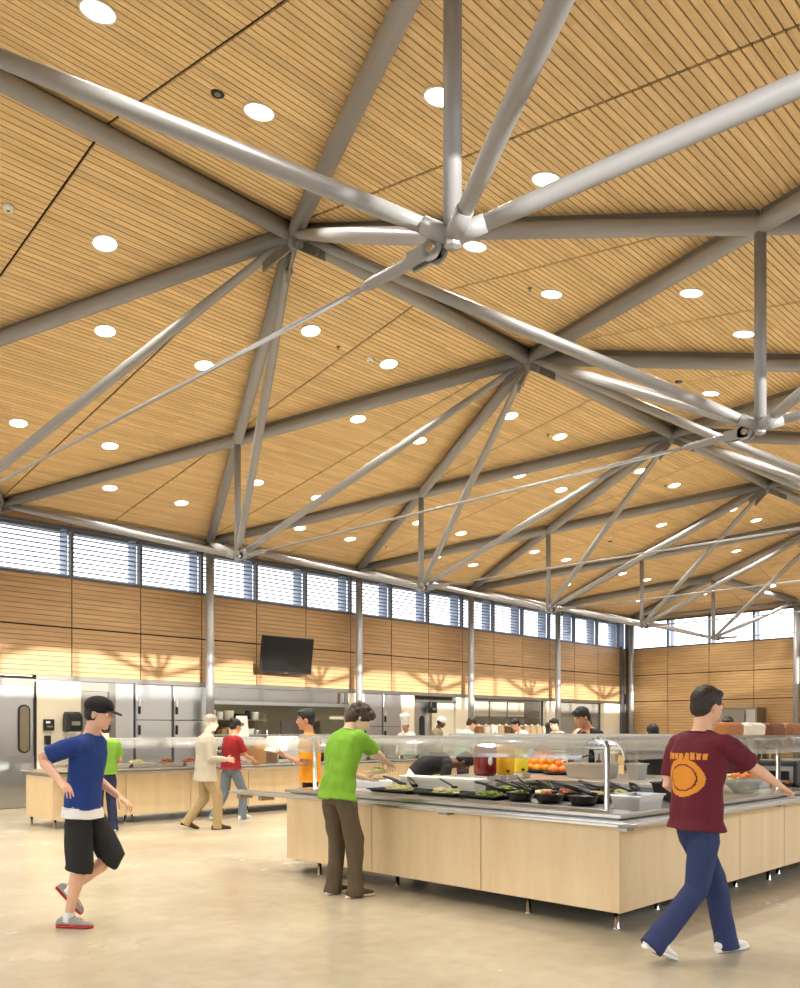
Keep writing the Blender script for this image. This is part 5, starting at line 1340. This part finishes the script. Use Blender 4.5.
person('person in white shirt with dark apron strap leaning left before the cereal dispensers', 16.7, 12.25, 150, H=1.86, lean=30, hp=(0, 0, 0), hands=((.45, .14, 1.0), (.45, -.14, 1.0)), skin='fair', hair='black', style='short', shirt=('jacket_white', (236, 234, 228)), trousers=('trousers_black', (26, 25, 27)), shoes=('shoe_black', (24, 22, 22)), voxel=.009,
       extras=lambda t, d: MB().path([d['SPN'][2][0]-d['fx']*.14, d['SPN'][5][0]-d['fx']*.14+d['fy']*.06, d['nb']-d['fx']*.05+d['fy']*.1], .014, 8).build('apron_strap', 'black', t))
person('woman with black hair seen from behind between the far counters', 16.65, 11.6, 60, H=1.70, skin='tan', hair='black', style='long', female=True, shirt=('shirt_brown', (96, 70, 60)), trousers=('trousers_black', (26, 25, 27)), shoes=('shoe_black', (24, 22, 22)), voxel=.009)
M['stripes'] = flat('stripe_base', (206, 196, 172), .85)
def stripe_mat():
    m, nt, b = new_mat('striped_cloth'); L = nt.links.new
    tc = nt.nodes.new('ShaderNodeTexCoord'); w = nt.nodes.new('ShaderNodeTexWave'); w.bands_direction = 'Z'; w.inputs['Scale'].default_value = 4.5
    cr = nt.nodes.new('ShaderNodeValToRGB'); cr.color_ramp.interpolation = 'CONSTANT'
    cr.color_ramp.elements[0].color = lin((.86, .82, .72)) + (1,); cr.color_ramp.elements[1].color = lin((.42, .42, .36)) + (1,); cr.color_ramp.elements[1].position = .6
    L(tc.outputs['Object'], w.inputs['Vector']); L(w.outputs['Fac'], cr.inputs[0]); L(cr.outputs[0], b.inputs['Base Color']); b.inputs['Roughness'].default_value = .85
    return m
M['shirt_striped'] = stripe_mat()
person('person in a striped shirt facing left between the far counters', 15.95, 10.85, 165, H=1.80, lean=10, hp=(10, 0, 0), skin='fair', hair='black', style='short', shirt=('shirt_striped', (0, 0, 0)), sleeve='long', trousers=('trousers_black', (26, 25, 27)), shoes=('shoe_black', (24, 22, 22)), voxel=.009)
person('person drinking from a white cup in front of the last kitchen hatch', 18.15, 11.5, 170, H=1.80, hands=(None, (.17, -.02, 1.60)), palms=(None, V((0, 1, 0))), elbow=(None, V((0, -.7, -.7))), skin='fair', hair='dark', style='short', shirt=('shirt_grey', (120, 116, 112)), trousers=('trousers_black', (26, 25, 27)), shoes=('shoe_black', (24, 22, 22)), voxel=.009)
g = loc_of(18.15, 11.5, 170); c_, s_ = math.cos(R(170)), math.sin(R(170))
cup(18.15+.22*c_-.01*s_, 11.5+.22*s_+.01*c_, 1.60, 'white cup held to the mouth of the drinking person', 'white', .04, .11)
bpy.data.scenes.remove(WORK)
# ------------------------------------------------------------------ light
w = bpy.data.worlds.new('sky'); SC.world = w; w.use_nodes = True
nt = w.node_tree; bg = nt.nodes['Background']
tc = nt.nodes.new('ShaderNodeTexCoord'); n = nt.nodes.new('ShaderNodeTexNoise'); n.inputs['Scale'].default_value = 3; n.inputs['Detail'].default_value = 6
mp = nt.nodes.new('ShaderNodeMapping'); mp.inputs['Scale'].default_value = (1, 1, 4)
cr = nt.nodes.new('ShaderNodeValToRGB'); cr.color_ramp.elements[0].position = .35; cr.color_ramp.elements[1].position = .6
cr.color_ramp.elements[0].color = (.80, .88, 1.0, 1); cr.color_ramp.elements[1].color = (1, .99, .97, 1)
nt.links.new(tc.outputs['Generated'], mp.inputs[0]); nt.links.new(mp.outputs[0], n.inputs['Vector']); nt.links.new(n.outputs['Fac'], cr.inputs[0]); nt.links.new(cr.outputs[0], bg.inputs[0])
bg.inputs[1].default_value = 4.5
sun = bpy.data.lights.new('sun', 'SUN'); sun.energy = 11; sun.angle = R(.6); sun.color = (1, .92, .80)
so = bpy.data.objects.new('sun', sun); COL.objects.link(so)
so.rotation_euler = V((1.18, 13.44, -1.775)).to_track_quat('-Z', 'Y').to_euler()
for i, (x, y, z, p) in enumerate(LIGHTS):
    l = bpy.data.lights.new('downlight_lamp', 'SPOT'); l.energy = p*6.; l.spot_size = R(125); l.spot_blend = .9; l.shadow_soft_size = .11; l.color = (1, .955, .87)
    o = bpy.data.objects.new('downlight_lamp', l); COL.objects.link(o); o.location = (x, y, z)
# daylight entering through the added tall glazing behind the camera and the clerestories
def portal(loc, rot_, sx, sy):
    l = bpy.data.lights.new('window_portal', 'AREA'); l.shape = 'RECTANGLE'; l.size = sx; l.size_y = sy; l.cycles.is_portal = True
    o = bpy.data.objects.new('window_portal', l); COL.objects.link(o); o.location = loc; o.rotation_euler = rot_
portal((XB+.12, 7.8, 2.45), (0, R(-90), 0), 4.3, 15.6)
portal((10.7, YO+.03, 1.75), (R(90), 0, 0), 31, 3.0)
portal((11, YW-.0, (WT+WB)/2), (R(-90), 0, 0), 36, WT-WB)
portal((11, YO+.02, (WT+WB)/2), (R(90), 0, 0), 36, WT-WB)
portal((XE-.0, 7.8, (WT+WB)/2), (0, R(90), 0), WT-WB, 18)
# outdoor ground so that low sky light is not doubled
solo(MB().box(-80, 110, -80, 100, -.4, -.2), 'ground', 'grey', 'pale ground outside the hall', 'ground', kind='structure')
SC.view_settings.view_transform = 'Standard'; SC.view_settings.look = 'None'; SC.view_settings.gamma = 1; SC.view_settings.use_curve_mapping = False
SC.view_settings.exposure = 0.08
SC.cycles.use_denoising = True
SC.cycles.max_bounces = 8; SC.cycles.diffuse_bounces = 5; SC.cycles.transparent_max_bounces = 16
SC.cycles.sample_clamp_indirect = 6
for o in bpy.data.objects:
    if '_w' in o: del o['_w']
